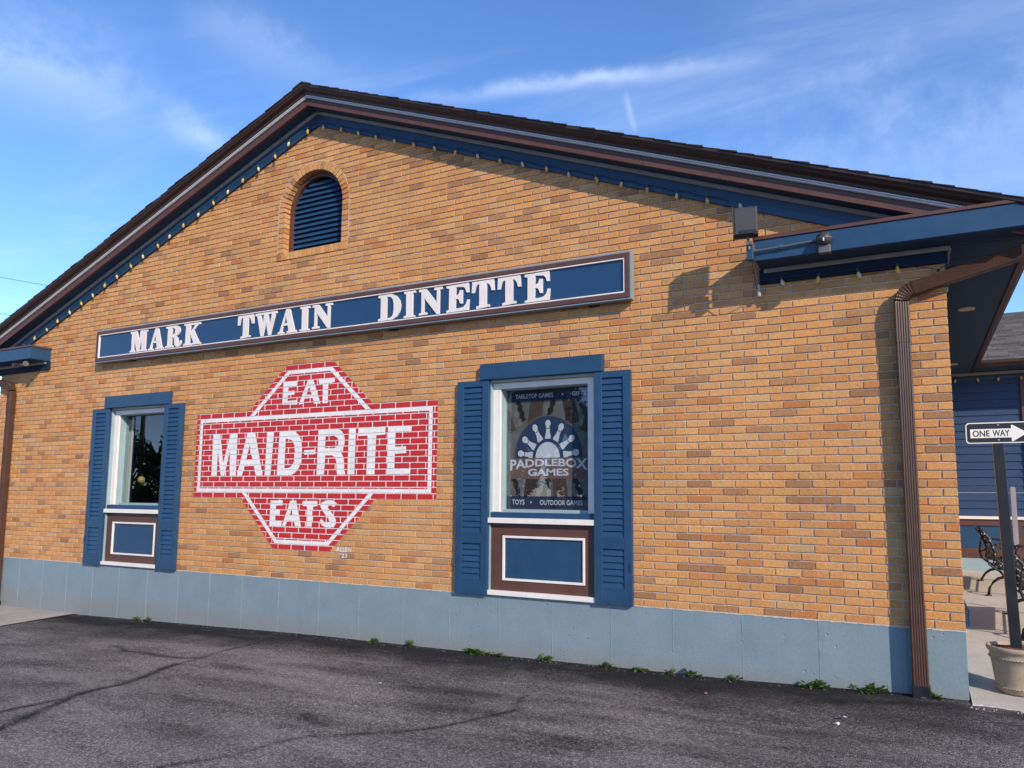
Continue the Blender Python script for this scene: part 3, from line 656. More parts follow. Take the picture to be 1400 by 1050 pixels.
def brick_geo(mb, x0, x1, z0, z1, y, col, depth=0.03, c=0.003):
    i = len(mb.v)
    j = lambda: random.uniform(-.0018, .0018)
    f = [(x0+c+j(), y, z0+c+j()), (x1-c+j(), y, z0+c+j()), (x1-c+j(), y, z1-c+j()), (x0+c+j(), y, z1-c+j())]
    s = [(x0, y+c, z0), (x1, y+c, z0), (x1, y+c, z1), (x0, y+c, z1)]
    b = [(x0, depth, z0), (x1, depth, z0), (x1, depth, z1), (x0, depth, z1)]
    mb.v += f+s+b
    mb.f.append((i, i+1, i+2, i+3)); mb.c.append(col)
    for q in range(4):
        r = (q+1) % 4
        mb.f.append((i+4+q, i+4+r, i+r, i+q)); mb.c.append(col)
        mb.f.append((i+8+q, i+8+r, i+4+r, i+4+q)); mb.c.append(col)

def px_area(x0, x1, z0, z1):
    p = [project((x, 0, z)) for x, z in ((x0, z0), (x1, z0), (x1, z1), (x0, z1))]
    if any(q[0] < 0 or q[0] > 1400 or q[1] < 0 or q[1] > 1050 for q in p): return 0
    return abs(sum(p[i-1][0]*p[i][1]-p[i][0]*p[i-1][1] for i in range(4)))/2
def hidden(x0, x1, z0, z1):
    if x0 > -0.44 and x1 < -0.20 and z1 < 3.1: return True
    if z0 > 3.28 and x0 > -1.4: return True
    for c in WIN:
        if x0 > c-.95 and x1 < c+.95 and z1 < 2.66: return True
    return False
rank = sorted([b for b in BR if not hidden(*b[:4])], key=lambda b: -px_area(*b[:4]))
single = set(b[:4] for b in rank[:300])
mass = MB(); mesh_cache = {}
for (x0, x1, z0, z1, k) in BR:
    mur = in_mural(x0, x1, z0, z1) if (-8.7 < x0 < -4.5) else 0
    col = brick_col(); y = random.uniform(-.0012, .0012) if mur == 0 else 0.0
    if mur > 0.995: col = (0.70, 0.665, 0.64)
    if (x0, x1, z0, z1) in single:
        w = round(x1-x0, 4)
        if w not in mesh_cache:
            q = MB(); brick_geo(q, -w/2, w/2, -(CH-JT)/2, (CH-JT)/2, 0, None, depth=0.09 if w < .15 else 0.05); mesh_cache[w] = q.mesh('brick', M['brick'], fix=True)
        o = inst('brick', mesh_cache[w], wall, ((x0+x1)/2, y, (z0+z1)/2), (random.uniform(-.004, .004), random.uniform(-.003, .003), random.uniform(-.004, .004)))
        o.color = (*col, 1)
    else:
        brick_geo(mass, x0, x1, z0, z1, y, col, depth=0.09 if x1 > -.001 else 0.03)
tag(mass.build('brickwork', M['brick_mass'], wall, fix=False), kind='stuff')
# side wall brickwork
mass = MB(); k = 0
while FT+k*CH+CH < 3.45:
    zb = FT+k*CH+.005; yy = 0.1+(0 if k % 2 else BL/2)
    ya = 0.0925
    e = yy+BL
    while ya < 7.1:
        b = min(e-JT, 7.1); x = -0.003+random.uniform(-.001, .001); col = brick_col()
        i = len(mass.v)
        mass.hexa([(-.03, ya, zb), (x, ya, zb), (x, b, zb), (-.03, b, zb), (-.03, ya, zb+CH-JT), (x, ya, zb+CH-JT), (x, b, zb+CH-JT), (-.03, b, zb+CH-JT)], col)
        ya = e; e += BL
    k += 1
tag(mass.build('side_brickwork', M['brick_mass'], bld, fix=False), kind='stuff')

# arch, jamb and sill bricks of the louvred vent
def solid_brick(name, pts, y0, y1, parent, col):
    m = MB(); n = len(pts); m.sweep([[(x, y0, z) for x, z in pts], [(x, y1, z) for x, z in pts]], None)
    o = m.build(name, M['brick'], parent, bevel=0.002); o.color = (*col, 1); return o
NA = 25; ga = 0.006/VO
for i in range(NA):
    a0 = math.pi*i/NA+ga; a1 = math.pi*(i+1)/NA-ga
    pts = [(VX+r*math.cos(a), VZ+r*math.sin(a)) for r, a in ((VR, a0+.004), (VO, a0), (VO, (a0+a1)/2), (VO, a1), (VR, a1-.004), (VR, (a0+a1)/2))]
    solid_brick('arch_brick', pts, -0.0018+random.uniform(-.001, .001), 0.115, wall, brick_col())
nj = 8; jh = (VZ-.002-(VB+.098))/nj
for k in range(nj):
    zb = VB+.098+k*jh
    for s in (-1, 1):
        xs = sorted((VX+s*VR, VX+s*VO))
        solid_brick('jamb_brick', [(xs[0], zb), (xs[1], zb), (xs[1], zb+jh-JT+.002), (xs[0], zb+jh-JT+.002)], -0.0015+random.uniform(-.001, .001), 0.115, wall, brick_col())
NS = 16; sw = (2*VO+.01)/NS
for i in range(NS):
    a = VX-VO-.005+i*sw; solid_brick('sill_brick', [(a+.004, VB), (a+sw-.004, VB), (a+sw-.004, VB+.09), (a+.004, VB+.09)], -0.011+random.uniform(-.002, .002), 0.115, wall, brick_col())
# pale mortar line round the arch
m = MB(); A = arc(VX, VZ, VO+.002, 0, math.pi, 40); B = arc(VX, VZ, VO+.008, 0, math.pi, 40)
A = [(VX+VO+.002, VB+.1)]+A+[(VX-VO-.002, VB+.1)]; B = [(VX+VO+.008, VB+.1)]+B+[(VX-VO-.008, VB+.1)]
m.plate(A+B[::-1], [], -0.0005, 0.01); m.build('arch_mortar', M['mortar'], wall)

# louvred vent
ventp = MB(); ventp.plate([(VX-VR, VB+.085), (VX+VR, VB+.085)]+arc(VX, VZ, VR-.001, 0, math.pi, 32), [[(VX+VR-.055, VB+.10), ]+[(VX+(VR-.055)*math.cos(math.pi*i/32), VZ+(VR-.055)*math.sin(math.pi*i/32)) for i in range(33)]+[(VX-VR+.055, VB+.10)]], 0.085, 0.14)
vent = ventp.build('louvre_vent', M['brown'], bld)
m = MB(); m.plate([(VX-VR+.01, VB+.09), (VX+VR-.01, VB+.09)]+arc(VX, VZ, VR-.01, 0, math.pi, 24), [], 0.20, 0.21); m.build('vent_backing', M['black'], vent)
z = VB+.105
while z < VZ+VR-.07:
    h = 0.058; zm = z+h
    hw = VR-.05 if zm < VZ else math.sqrt(max((VR-.05)**2-(zm-VZ)**2, 0.0))
    if hw < 0.06: break
    m = MB(); m.hexa([(VX-hw, 0.098, z), (VX+hw, 0.098, z), (VX+hw, 0.108, z-.002), (VX-hw, 0.108, z-.002), (VX-hw, 0.130, z+h), (VX+hw, 0.130, z+h), (VX+hw, 0.140, z+h-.002), (VX-hw, 0.140, z+h-.002)])
    m.build('louvre_slat', M['navy'], vent); z += 0.0635

# ---------------------------------------------------------------- windows, shutters
def shutter(x0, x1, name='shutter'):
    z0, z1 = 0.497, 2.655; yf, yb = -0.046, -0.006; st = 0.077
    m = MB()
    for a, b in ((x0, x0+st), (x1-st, x1)): m.box(a, b, yf, yb, z0, z1)
    for a, b in ((z0, 0.640), (0.998, 1.102), (2.592, z1)): m.box(x0+st-.002, x1-st+.002, yf+.0015, yb, a, b)
    m.box(x0+st, x1-st, yb-.006, yb+.0, 0.63, 2.60)
    sh = m.build(name, M['navy'], bld, bevel=0.003)
    w = x1-x0-2*st
    q = MB(); q.hexa([(-w/2, -.009, -.0285), (w/2, -.009, -.0285), (w/2, -.002, -.030), (-w/2, -.002, -.030), (-w/2, .006, .0295), (w/2, .006, .0295), (w/2, .013, .028), (-w/2, .013, .028)])
    me = q.mesh('slat', M['navy'])
    n = 25
    for i in range(n): inst('slat', me, sh, ((x0+x1)/2, -.030, 1.102+(i+.5)*(2.592-1.102)/n))
    for i in range(6): inst('slat', me, sh, ((x0+x1)/2, -.030, 0.640+(i+.5)*(0.998-.640)/6))
    # hinge pintles on the outer stile
    hx = x0+.006 if x1 < (WIN[0] if x0 > -5 else WIN[1]) else x1-.02
    for hz in (0.80, 1.85):
        box('hinge', M['navy'], sh, hx, hx+.014, yf-.010, yf, hz, hz+.075, bevel=0)
    return sh
for c in WIN:
    shutter(c-.948, c-OW+.005); shutter(c+OW+.008, c+.948)
    m = MB(); m.box(c-.67, c+.675, -.062, .01, 2.657, 2.822); hd = m.build('window_header', M['navy'], bld, bevel=.004)
    m = MB(); m.box(c-OW, c-.482, 0.045, 0.075, 1.315, 2.628); m.box(c+.482, c+OW, 0.045, 0.075, 1.315, 2.628); m.box(c-.4825, c+.4825, 0.0465, 0.075, 2.566, 2.6278)
    wf = m.build('window', M['white'], bld, bevel=.003)
    m = MB(); m.box(c-OW-.004, c-OW+.012, -0.004, 0.2, FT, 2.655); m.box(c+OW-.012, c+OW+.004, -0.004, 0.2, FT, 2.655); m.box(c-OW+.0121, c+OW-.0121, 0.0, 0.2, 2.629, 2.655)
    m.box(c-.495, c-.475, 0.0755, 0.2, 1.312, 2.57); m.box(c+.475, c+.495, 0.0755, 0.2, 1.312, 2.57); m.box(c-.4748, c+.4748, 0.08, 0.2, 2.558, 2.575); m.box(c-.4748, c+.4748, 0.1, 0.2, 1.300, 1.342)
    m.build('jamb', M['pale'], wf)
    m = MB(); m.box(c-.4746, c+.4746, 0.158, 0.164, 1.3425, 2.5575); m.build('pane', M['glass'], wf)
    box('sill_board', M['navy'], wf, c-OW+.013, c+OW-.013, 0.002, 0.1, 1.2585, 1.312)
    box('sill', M['white'], wf, c-OW-.018, c+OW+.003, -0.035, 0.1, 1.206, 1.258)
    # lower panel: brown frame with mitred corners, white bead, navy field
    X0, X1, Z0, Z1 = c-OW+.018, c+OW-.008, 0.546, 1.2055; x0, x1, z0, z1 = c-.425, c+.462, 0.645, 1.083
    for pts in ([(X0, Z0), (X1, Z0), (x1, z0), (x0, z0)], [(X1, Z0), (X1, Z1), (x1, z1), (x1, z0)], [(X1, Z1), (X0, Z1), (x0, z1), (x1, z1)], [(X0, Z1), (X0, Z0), (x0, z0), (x0, z1)]):
        m = MB(); cx_ = sum(p[0] for p in pts)/4; cz_ = sum(p[1] for p in pts)/4
        m.sweep([[(x, 0.018, z) for x, z in pts], [(x, 0.06, z) for x, z in pts]], None); m.build('panel_rail', M['brown'], wf, bevel=0.0015)
    m = MB(); t = 0.022; m.plate([(x0, z0), (x1, z0), (x1, z1), (x0, z1)], [[(x0+t, z0+t), (x1-t, z0+t), (x1-t, z1-t), (x0+t, z1-t)]], 0.008, 0.06); m.build('panel_bead', M['white'], wf, bevel=0.002)
    box('panel_field', M['navy'], wf, x0+t-.002, x1-t+.002, 0.028, 0.06, z0+t-.002, z1-t+.002, bevel=0)
    box('bottom_sill', M['white'], wf, c-OW-.01, c+OW+.006, -0.03, 0.09, 0.5005, 0.5455)
    # dim room behind the pane
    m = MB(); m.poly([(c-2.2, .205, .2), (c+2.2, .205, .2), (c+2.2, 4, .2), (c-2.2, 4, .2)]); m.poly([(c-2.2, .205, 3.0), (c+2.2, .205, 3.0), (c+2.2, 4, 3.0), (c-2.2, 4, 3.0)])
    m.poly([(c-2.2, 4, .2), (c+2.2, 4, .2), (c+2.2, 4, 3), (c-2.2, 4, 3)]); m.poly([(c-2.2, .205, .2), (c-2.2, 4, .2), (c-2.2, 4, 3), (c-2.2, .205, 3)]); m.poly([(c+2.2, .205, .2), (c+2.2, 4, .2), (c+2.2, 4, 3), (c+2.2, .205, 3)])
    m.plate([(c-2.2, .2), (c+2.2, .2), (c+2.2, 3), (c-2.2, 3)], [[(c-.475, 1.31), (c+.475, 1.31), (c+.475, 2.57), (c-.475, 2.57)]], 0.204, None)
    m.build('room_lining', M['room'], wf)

# ---------------------------------------------------------------- roof and rake trim
XR, XLF = 0.64, 2*XC-0.64
def rake(name, mat, prof, x_in=0.0, xr=XR, parent=None, bevel=0, y_end=None):
    out = []
    for s, xe in ((1, xr), (-1, 2*XC-xr)):
        xa = XC+s*x_in; m = MB()
        ring = lambda x: [(x, y, z-SL*abs(x-XC)) for y, z in prof]
        m.sweep([ring(xa), ring(xe)], None); out.append(m.build(name, mat, parent or bld, bevel=bevel))
    return out
rake('frieze_board', M['navy'], [(-.03, 5.976), (-.03, 6.125), (.05, 6.125), (.05, 5.976)], xr=-0.02)
# ridged bead lines on the frieze board
rake('frieze_bead', M['navy'], [(-.034, 6.05), (-.034, 6.056), (-.029, 6.056), (-.029, 6.05)], xr=-0.02)
rake('rake_moulding', M['grey_trim'], [(-.031, 6.113), (-.048, 6.113), (-.060, 6.125), (-.062, 6.150), (-.031, 6.158)], xr=0.0)
rake('rake_soffit', M['soffit'], [(-.205, 6.156), (.05, 6.156), (.05, 6.175), (-.205, 6.175)], xr=0.30)
rake('rake_board', M['brown'], [(-.212, 6.150), (-.212, 6.200), (-.207, 6.204), (-.207, 6.240), (-.18, 6.240), (-.18, 6.150)], xr=0.62)
rake('rake_strip', M['silver'], [(-.226, 6.2405), (-.232, 6.246), (-.232, 6.254), (-.226, 6.257), (-.236, 6.260), (-.238, 6.270), (-.232, 6.276), (-.18, 6.276), (-.18, 6.2405)], xr=0.62)
rake('crown_moulding', M['dark_brown'], [(-.246, 6.2765), (-.252, 6.300), (-.262, 6.304), (-.275, 6.312), (-.292, 6.318), (-.300, 6.332), (-.304, 6.338), (-.310, 6.342), (-.318, 6.352), (-.319, 6.366), (-.319, 6.374), (-.18, 6.374), (-.18, 6.2765)], xr=XR)
roofs = rake('roof', M['dark_brown'], [(-.30, 6.375), (12.3, 6.375), (12.3, 6.25), (.05, 6.25), (.05, 6.30), (-.175, 6.30), (-.175, 6.375)][::-1], xr=XR)
for s, ro in zip((1, -1), roofs):
    m = MB(); n = 50; Lx = XR-XC+.02
    for i in range(n):
        a0 = Lx*i/n; a1 = Lx*(i+1)/n+.004
        y = -.330
        while y < 12.3:
            yl = min(y+random.uniform(.16, .32), 12.3) if y < 1.5 else 12.3
            fr = y + (random.uniform(-.006, .010) if y < -.29 else 0); t = random.uniform(.010, .016)
            g = random.uniform(.7, 1.2); col = (0.030*g, 0.024*g, 0.023*g)
            xs0, xs1 = XC+s*a0, XC+s*a1
            z0 = lambda a, e: 6.376-SL*a+e
            m.hexa([(xs0, fr, z0(a0, 0)), (xs1, fr, z0(a1, 0)), (xs1, yl, z0(a1, 0)), (xs0, yl, z0(a0, 0)), (xs0, fr, z0(a0, .003)), (xs1, fr, z0(a1, t)), (xs1, yl, z0(a1, t)), (xs0, yl, z0(a0, .003))], col)
            y = yl
    tag(m.build('shingles', M['shingle'], ro), kind='stuff')
m = MB(); m.sweep([[(XC-.14, y, 6.330), (XC, y, 6.384), (XC+.14, y, 6.330), (XC+.14, y, 6.341), (XC, y, 6.397), (XC-.14, y, 6.341)] for y in (-.332, 12.3)], None)
m.c = [(0.03, .024, .023)]*len(m.f); m.build('ridge_cap', M['shingle'], roofs[0])

# ---------------------------------------------------------------- eave returns, soffit, gutters
def eave_return(s):
    mx = (lambda x: x) if s > 0 else (lambda x: 2*XC-x)
    def bx(name, mat, par, xa, xb, *r, bevel=0.003):
        a, b = sorted((mx(xa), mx(xb))); return box(name, mat, par, a, b, *r, bevel=bevel)
    xin = -1.39 if s > 0 else -1.355
    er = bx('eave_return', M['navy'], bld, xin, 0.555, -.30, -.001, 3.449, 3.622)
    bx('drip_edge', M['brown'], er, xin-.012, 0.56, -.312, -.0, 3.623, 3.652)
    bx('return_soffit', M['soffit'], er, xin+.01, 0.55, -.288, -.033, 3.443, 3.4485, bevel=0)
    bx('return_frieze', M['shaded_navy'], er, xin-.012, 0.022, -.036, 0.0, 3.318, 3.4425)  # board darkened by colour to stand for the shade below the box
    bx('return_moulding', M['grey_trim'], er, xin+.03, 0.046, -.062, -.0365, 3.405, 3.4425)
    bx('return_moulding', M['grey_trim'], er, 0.0225, 0.046, -.0364, 0.4, 3.405, 3.4425)
    bx('return_frieze', M['navy'], er, 0.0005, 0.022, 0.0005, 7.0, 3.318, 3.4425)
    # seam lines across the side soffit
    return er
er_r = eave_return(1); er_l = eave_return(-1)
# soffit of the right-hand eave, in boards
eav = box('eave_soffit', M['soffit'], bld, 0.023, 0.555, -0.004, 7.05, 3.452, 3.47, bevel=0)
for i, (a, b) in enumerate(((-.285, -.02), (-.012, 0.36), (0.368, 7.0))):
    box('soffit_board', M['soffit'], eav, 0.0465, 0.553, a, b, 3.4425, 3.4518, bevel=.002)
for y in (2.30, 6.0):
    m = MB(); m.lathe([(0.0, 3.4415), (0.052, 3.4415), (0.054, 3.434), (0.078, 3.432), (0.080, 3.4424)], 0.27, y, 28); m.build('recessed_light', M['fixture'], eav, smooth=True)
def gutter(s):
    mx = (lambda x: x) if s > 0 else (lambda x: 2*XC-x)
    pr = [(0.557, 3.425), (0.600, 3.418), (0.612, 3.44), (0.640, 3.47), (0.648, 3.50), (0.648, 3.525), (0.640, 3.525), (0.638, 3.50), (0.63, 3.475), (0.60, 3.445), (0.562, 3.44)]
    m = MB(); m.sweep([[(mx(x), y, z) for x, z in pr] for y in (0.0 if s > 0 else -.25, 6.95)], None)
    return m.build('gutter', M['dark_brown'], bld)
gutter(1); gutter(-1)
box('gutter_board', M['navy'], bld, 0.556, 0.562, -0.299, 6.9, 3.45, 3.60, bevel=0)

# downspouts: ribbed metal pipe, crimped elbow, sloping run to the gutter
def ribbed_ring(c, ax, bx_, w, d, ribs=6, amp=0.004):
    c = Vector(c); ax = Vector(ax); bx_ = Vector(bx_); pts = []
    n = ribs*4
    for k in range(n+1):
        u = -1+2*k/n; a = amp*(0.5-0.5*math.cos(2*math.pi*ribs*(u+1)/2))
        pts.append(c+ax*(u*w/2*.94)+bx_*(d/2-amp+a))
    pts += [c+ax*(w/2)+bx_*(d/2*.8), c+ax*(w/2)-bx_*(d/2), c-ax*(w/2)-bx_*(d/2), c-ax*(w/2)+bx_*(d/2*.8)]
    return pts
def downspout(x, zt, zb, side, top_to):
    w, d = 0.104, 0.078; yc = -0.062
    X, Y = Vector((1, 0, 0)), Vector((0, -1, 0))
    m = MB(); m.sweep([ribbed_ring((x, yc, zt), X, Y, w, d), ribbed_ring((x, yc, 0.66), X, Y, w, d)], None)
    sp = m.build('downspout', M['spout'], bld)
    m = MB(); m.sweep([ribbed_ring((x, yc, 0.675), X, Y, w+.007, d+.007), ribbed_ring((x, yc, zb+.085), X, Y, w+.007, d+.007)], None); m.build('lower_section', M['spout'], sp)
    m = MB(); m.sweep([ribbed_ring((x, yc, zt-.32), X, Y, w+.006, d+.006), ribbed_ring((x, yc, zt), X, Y, w+.006, d+.006)], None); m.build('coupling', M['spout'], sp)
    m = MB(); m.box(x-.062, x+.064, yc-.05, 0.0, zb-.02, zb+.09); m.build('boot', M['black'], sp, bevel=.008)
    # elbow
    a = Vector((x, yc, zt)); b = Vector(top_to); dr = (b-a); dr.normalize()
    R = 0.11; rings = []; n = 14
    dirv = (b-Vector((x, yc, zt+R*.8))).normalized(); horiz = Vector((dirv.x, dirv.y, 0)).normalized(); ang = math.acos(max(-1, min(1, dirv.z)))
    for i in range(n+1):
        t = ang*i/n; c = a + horiz*(R*(1-math.cos(t))) + Vector((0, 0, R*math.sin(t)))
        tang = Vector((0, 0, math.cos(t))) + horiz*math.sin(t); yv = Y - tang*Y.dot(tang); yv.normalize(); xv = yv.cross(tang).normalized()
        if xv.x < 0 and t < .1: xv = -xv
        k = 1.06 if i % 2 == 0 else 0.93
        rings.append(ribbed_ring(c, xv, yv, w*k, d*k))
        last = (c, xv, yv)
    m = MB(); m.sweep(rings, None); m.build('elbow', M['spout'], sp)
    c, xv, yv = last
    m = MB(); m.sweep([ribbed_ring(c-dirv*.01, xv, yv, w*.98, d*.98), ribbed_ring(b, xv, yv, w*.98, d*.98)], None); m.build('sloping_run', M['spout'], sp)
    m = MB(); m.sweep([ribbed_ring(c+dirv*.0, xv, yv, w*1.05, d*1.05), ribbed_ring(c+dirv*.09, xv, yv, w*1.05, d*1.05)], None); m.build('coupling', M['spout'], sp)
    for z in (2.35, 1.5):
        if side > 0: box('strap_screw', M['steel'], sp, x-.056-.006, x-.056+.004, yc-.02, yc-.01, z, z+.01, bevel=0)
    m = MB(); m.box(b.x-.055, b.x+.055, b.y-.05, b.y+.05, b.z-.03, 3.45); m.build('outlet', M['spout'], sp)
M['spout'] = paint('brown_spout', (0.062, 0.030, 0.020), 0.4, 0.12, 10, 0.05, spec=0.3)
downspout(-0.314, 3.02, 0.0, 1, (0.595, -0.06, 3.335))
downspout(-12.66, 3.02, -0.24, -1, (-13.72, -0.06, 3.335))

# butt joints in the rake boards
for sx in (-2.38, -4.9, -8.3, -11.0):
    zz_ = 6.2-SL*abs(sx-XC); box('board_joint', M['dark_brown'], bld, sx, sx+.004, -.2132, -.18, zz_-.048, zz_+.001, bevel=0)

# ================================================================ LONG NAVY WALL SIGN
SX0, SX1, SZ0, SZ1 = -10.545, -2.54, 3.308, 3.772
sg = tag(empty('wall_sign', ((SX0+SX1)/2, 0, SZ0)), 'long navy sign board with white serif letters and brown frame above the windows', 'sign')
sg.location = (0, 0, 0)
def ringbox(name, mat, par, x0, x1, z0, z1, t, yf, yb, bevel=0.002):
    m = MB(); m.plate([(x0, z0), (x1, z0), (x1, z1), (x0, z1)], [[(x0+t, z0+t), (x1-t, z0+t), (x1-t, z1-t), (x0+t, z1-t)]], yf, yb); return m.build(name, mat, par, bevel=bevel)
ringbox('edging', M['edge_blue'], sg, SX0, SX1, SZ0, SZ1, 0.017, -.112, -.028)
ringbox('frame', M['brown'], sg, SX0+.0175, SX1-.0175, SZ0+.0175, SZ1-.0175, 0.046, -.122, -.03)
ringbox('bead', M['white'], sg, SX0+.064, SX1-.064, SZ0+.064, SZ1-.064, 0.014, -.118, -.03, .003)
pw = [SX0+.0785, -7.82, -5.35, SX1-.0785]
for a, b in zip(pw[:-1], pw[1:]):
    box('panel', M['sign_navy'], sg, a, b-.0015, -.098, -.03, SZ0+.0785, SZ1-.0785, bevel=0.001)
for ch, x0, x1 in SIGN_LETTERS:
    g = SIGN_GLYPHS[ch]; m = MB()
    tr = lambda r: [(x0+u*(x1-x0), 3.394+v*(3.687-3.394)) for u, v in r]
    m.plate(tr(g[0]), [tr(h) for h in g[1:]], -.112, -.0975); m.build('letter', M['letter'], sg, fix=False)
for a, b in ((-9.9, -9.8), (-5.4, -5.3), (-3.0, -2.9)):
    box('bracket', M['black'], sg, a, b, -.04, 0.0, SZ0-.012, SZ0+.02, bevel=0)
box('back_board', M['black'], sg, SX0+.02, SX1-.02, -.029, -.002, SZ0+.015, SZ1-.02, bevel=0)

# ================================================================ PAINTED WALL SIGN ON THE BRICKS
mu = tag(empty('painted_wall_sign'), 'red and white octagonal lettering sign painted on the bricks between the two windows', 'mural')
near = [b for b in BR if b[1] > -8.6 and b[0] < -4.6 and b[3] > 0.7 and b[2] < 3.1]
def film(polys, y, c=0.0):
    m = MB()
    for P in polys:
        bx0, bx1 = min(p[0] for p in P), max(p[0] for p in P); bz0, bz1 = min(p[1] for p in P), max(p[1] for p in P)
        for (x0, x1, z0, z1, k) in near:
            if x1 < bx0 or x0 > bx1 or z1 < bz0 or z0 > bz1: continue
            q = clip_poly(P, x0+c, x1-c, z0+c, z1-c)
            if len(q) >= 3: m.poly([(p[0], y, p[1]) for p in q])
    return m
def tri_of(rings):
    fl = [p for r in rings for p in r]
    return [[fl[i] for i in t] for t in tessellate_polygon([[Vector((p[0], p[1], 0)) for p in r] for r in rings])]
film(RED, -0.0016, 0.0008).build('red_field', M['mural_red'], mu, fix=False)
m = MB()
for P in RED: m.poly([(p[0], 0.0030, p[1]) for p in P])
m.build('white_joints', M['mural_white'], mu, fix=False)
x0, x1, z0, z1 = BAND; o1, o2 = 0.064, 0.113
O = [(x0+o1, z0+o1), (x1-o1, z0+o1), (x1-o1, z1-o1), (x0+o1, z1-o1)]; I = [(x0+o2, z0+o2), (x1-o2, z0+o2), (x1-o2, z1-o2), (x0+o2, z1-o2)]
WHT = [[O[i], O[(i+1) % 4], I[(i+1) % 4], I[i]] for i in range(4)]
for (b0, b1, zb), (t0, t1, zt) in (TOPT, BOTT):
    sgn = 1 if zt > zb else -1; L = math.hypot(t0-b0, zt-zb); s = L/abs(zt-zb)
    xl = lambda z: b0+(t0-b0)*(z-zb)/(zt-zb); xr = lambda z: b1+(t1-b1)*(z-zb)/(zt-zb)
    zl = zb-sgn*0.064; za, zd = zt-sgn*o1, zt-sgn*o2
    WHT.append([(xl(zl)+o1*s, zl), (xl(zl)+o2*s, zl), (xl(zd)+o2*s, zd), (xl(za)+o1*s, za)])
    WHT.append([(xr(zl)-o1*s, zl), (xr(zl)-o2*s, zl), (xr(zd)-o2*s, zd), (xr(za)-o1*s, za)])
    WHT.append([(xl(za)+o1*s, za), (xr(za)-o1*s, za), (xr(zd)-o2*s, zd), (xl(zd)+o2*s, zd)])
film(WHT, -0.0024).build('white_border', M['mural_white'], mu, fix=False)
for rings in MURAL_GLYPHS:
    film(tri_of(rings), -0.0024, 0.0).build('painted_letter', M['mural_white'], mu, fix=False)
m = MB()
for s, a, b, c, d in (('ALLEN', -6.085, -5.868, 0.842, 0.886), ("'23", -6.02, -5.925, 0.776, 0.822)):
    text_into(m, s, a, b, c, d, -0.0022, 0.012)
m.build('signature', M['mural_white'], mu, fix=False)

# ================================================================ STRING LIGHTS
def bulb_mesh():
    m = MB(); m.lathe([(1.12*a, 1.12*b) for a, b in [(0.0005, -.062), (.006, -.060), (.011, -.052), (.0145, -.040), (.0145, -.028), (.011, -.016), (.009, -.010)]], n=10); return m.mesh('bulb', M['bulb'], smooth=True)
def socket_mesh():
    m = MB(); m.lathe([(.0095, -.012), (.0105, -.010), (.0105, .018), (.0005, .020)], n=8); return m.mesh('socket', M['socket'], smooth=False)
M['socket'] = paint('socket_green', (0.030, 0.045, 0.045), 0.5)
BM, SM = bulb_mesh(), socket_mesh(); BM2 = BM.copy(); BM2.materials[0] = paint('bulb_clear', (0.50, 0.42, 0.25), 0.3, spec=0.5)
def string_lights(name, pts, label, cord, jitter=.35):
    r = tag(empty(name), label, 'string lights', 'light strings along the navy trim')
    m = MB(); m.tube(cord, 0.0035, 5); m.build('cord', M['cable'], r)
    for k, p in enumerate(pts):
        b = inst('bulb', BM if k % 2 else BM2, r, p, (random.uniform(-.15, .45), random.uniform(-jitter, jitter), 0)); inst('socket', SM, b)
    return r
def frz(x): return 5.976-SL*abs(x-XC)
pts = []; cord = []
x = -12.42
while x < -1.5:
    pts.append((x+random.uniform(-.02, .02), -.058, frz(x)+.030+random.uniform(-.008, .008))); x += 0.2715
cx_ = np.arange(-12.5, -1.55, 0.0905)
cord = [(float(x), -.050, frz(x)+.045+.010*math.sin((x+12.42)/0.2715*2*math.pi)) for x in cx_]
string_lights('string_lights', pts, 'string of amber bulbs hung along the gable trim under the roof', cord)
pts = [(x, -.06, z) for x, z in ((-1.216, 3.335), (-.919, 3.327), (-.62, 3.327), (-.33, 3.329))]+[(-.049, -.05, 3.25)]
cord = [(-1.42, -.05, 3.33)]+[(p[0], -.052, p[2]+.012) for p in pts]+[(0.03, -.04, 3.30), (0.035, 0.3, 3.30), (0.035, 2, 3.30)]
r = string_lights('string_lights', pts+[(0.035, .25, 3.29), (0.035, .62, 3.29), (.035, .98, 3.29)], 'short string of amber bulbs under the right eave return by the downspout', cord)
cord = [(0.2+.28*i, 7.03, 3.37+.01*(i % 2)) for i in range(9)]
string_lights('string_lights', [(.35+.29*i, 7.02, 3.36) for i in range(7)], 'string of bulbs at the top of the navy rear wing', cord)

# ================================================================ LIGHTS AND FITTINGS ON THE RETURNS
fl = tag(empty('flood_light', (-1.435, -.40, 3.62)), 'dark grey flood lamp standing on the left end of the right eave return', 'lamp')
m = MB(); w, h, d = .094, .122, .042
m.sweep([[(-w, -d, -h), (w, -d, -h*.92), (w, -d, h*.92), (-w, -d, h)], [(-w*.96, -d-.012, -h*.97), (w*.9, -d-.012, -h*.85), (w*.9, -d-.012, h*.85), (-w*.96, -d-.012, h*.97)]], None)
m.box(-w, w, -d+.0005, d, -h, h)
for i in range(5): m.box(-w+.02+i*.036, -w+.026+i*.036, d, d+.018, -h*.8, h*.8)
hb = m.build('housing', M['dark_grey'], fl, bevel=.006); hb.location = (0, 0, .135); hb.rotation_euler = (rad(-4), rad(-1), rad(12))
m = MB(); m.box(-w+.015, w-.015, d+.018, d+.024, -h+.015, h-.015); o = m.build('lens', M['glass'], hb)
m = MB(); m.box(-w-.012, -w-.001, -d-.02, d+.01, -h*1.08, h*1.02); m.build('visor', M['dark_grey'], hb)
m = MB(); m.box(-w*.6, w*.8, -d-.018, -d-.0125, -h*.98, -h*.72); m.build('driver_cover', M['black'], hb)
m = MB(); m.tube([(.02, 0, -.10), (.02, 0.01, -.04), (.01, 0, .02)], .012, 8); m.box(.0, .045, -.015, .02, -.06, -.03); m.build('knuckle', M['grey_metal'], fl)
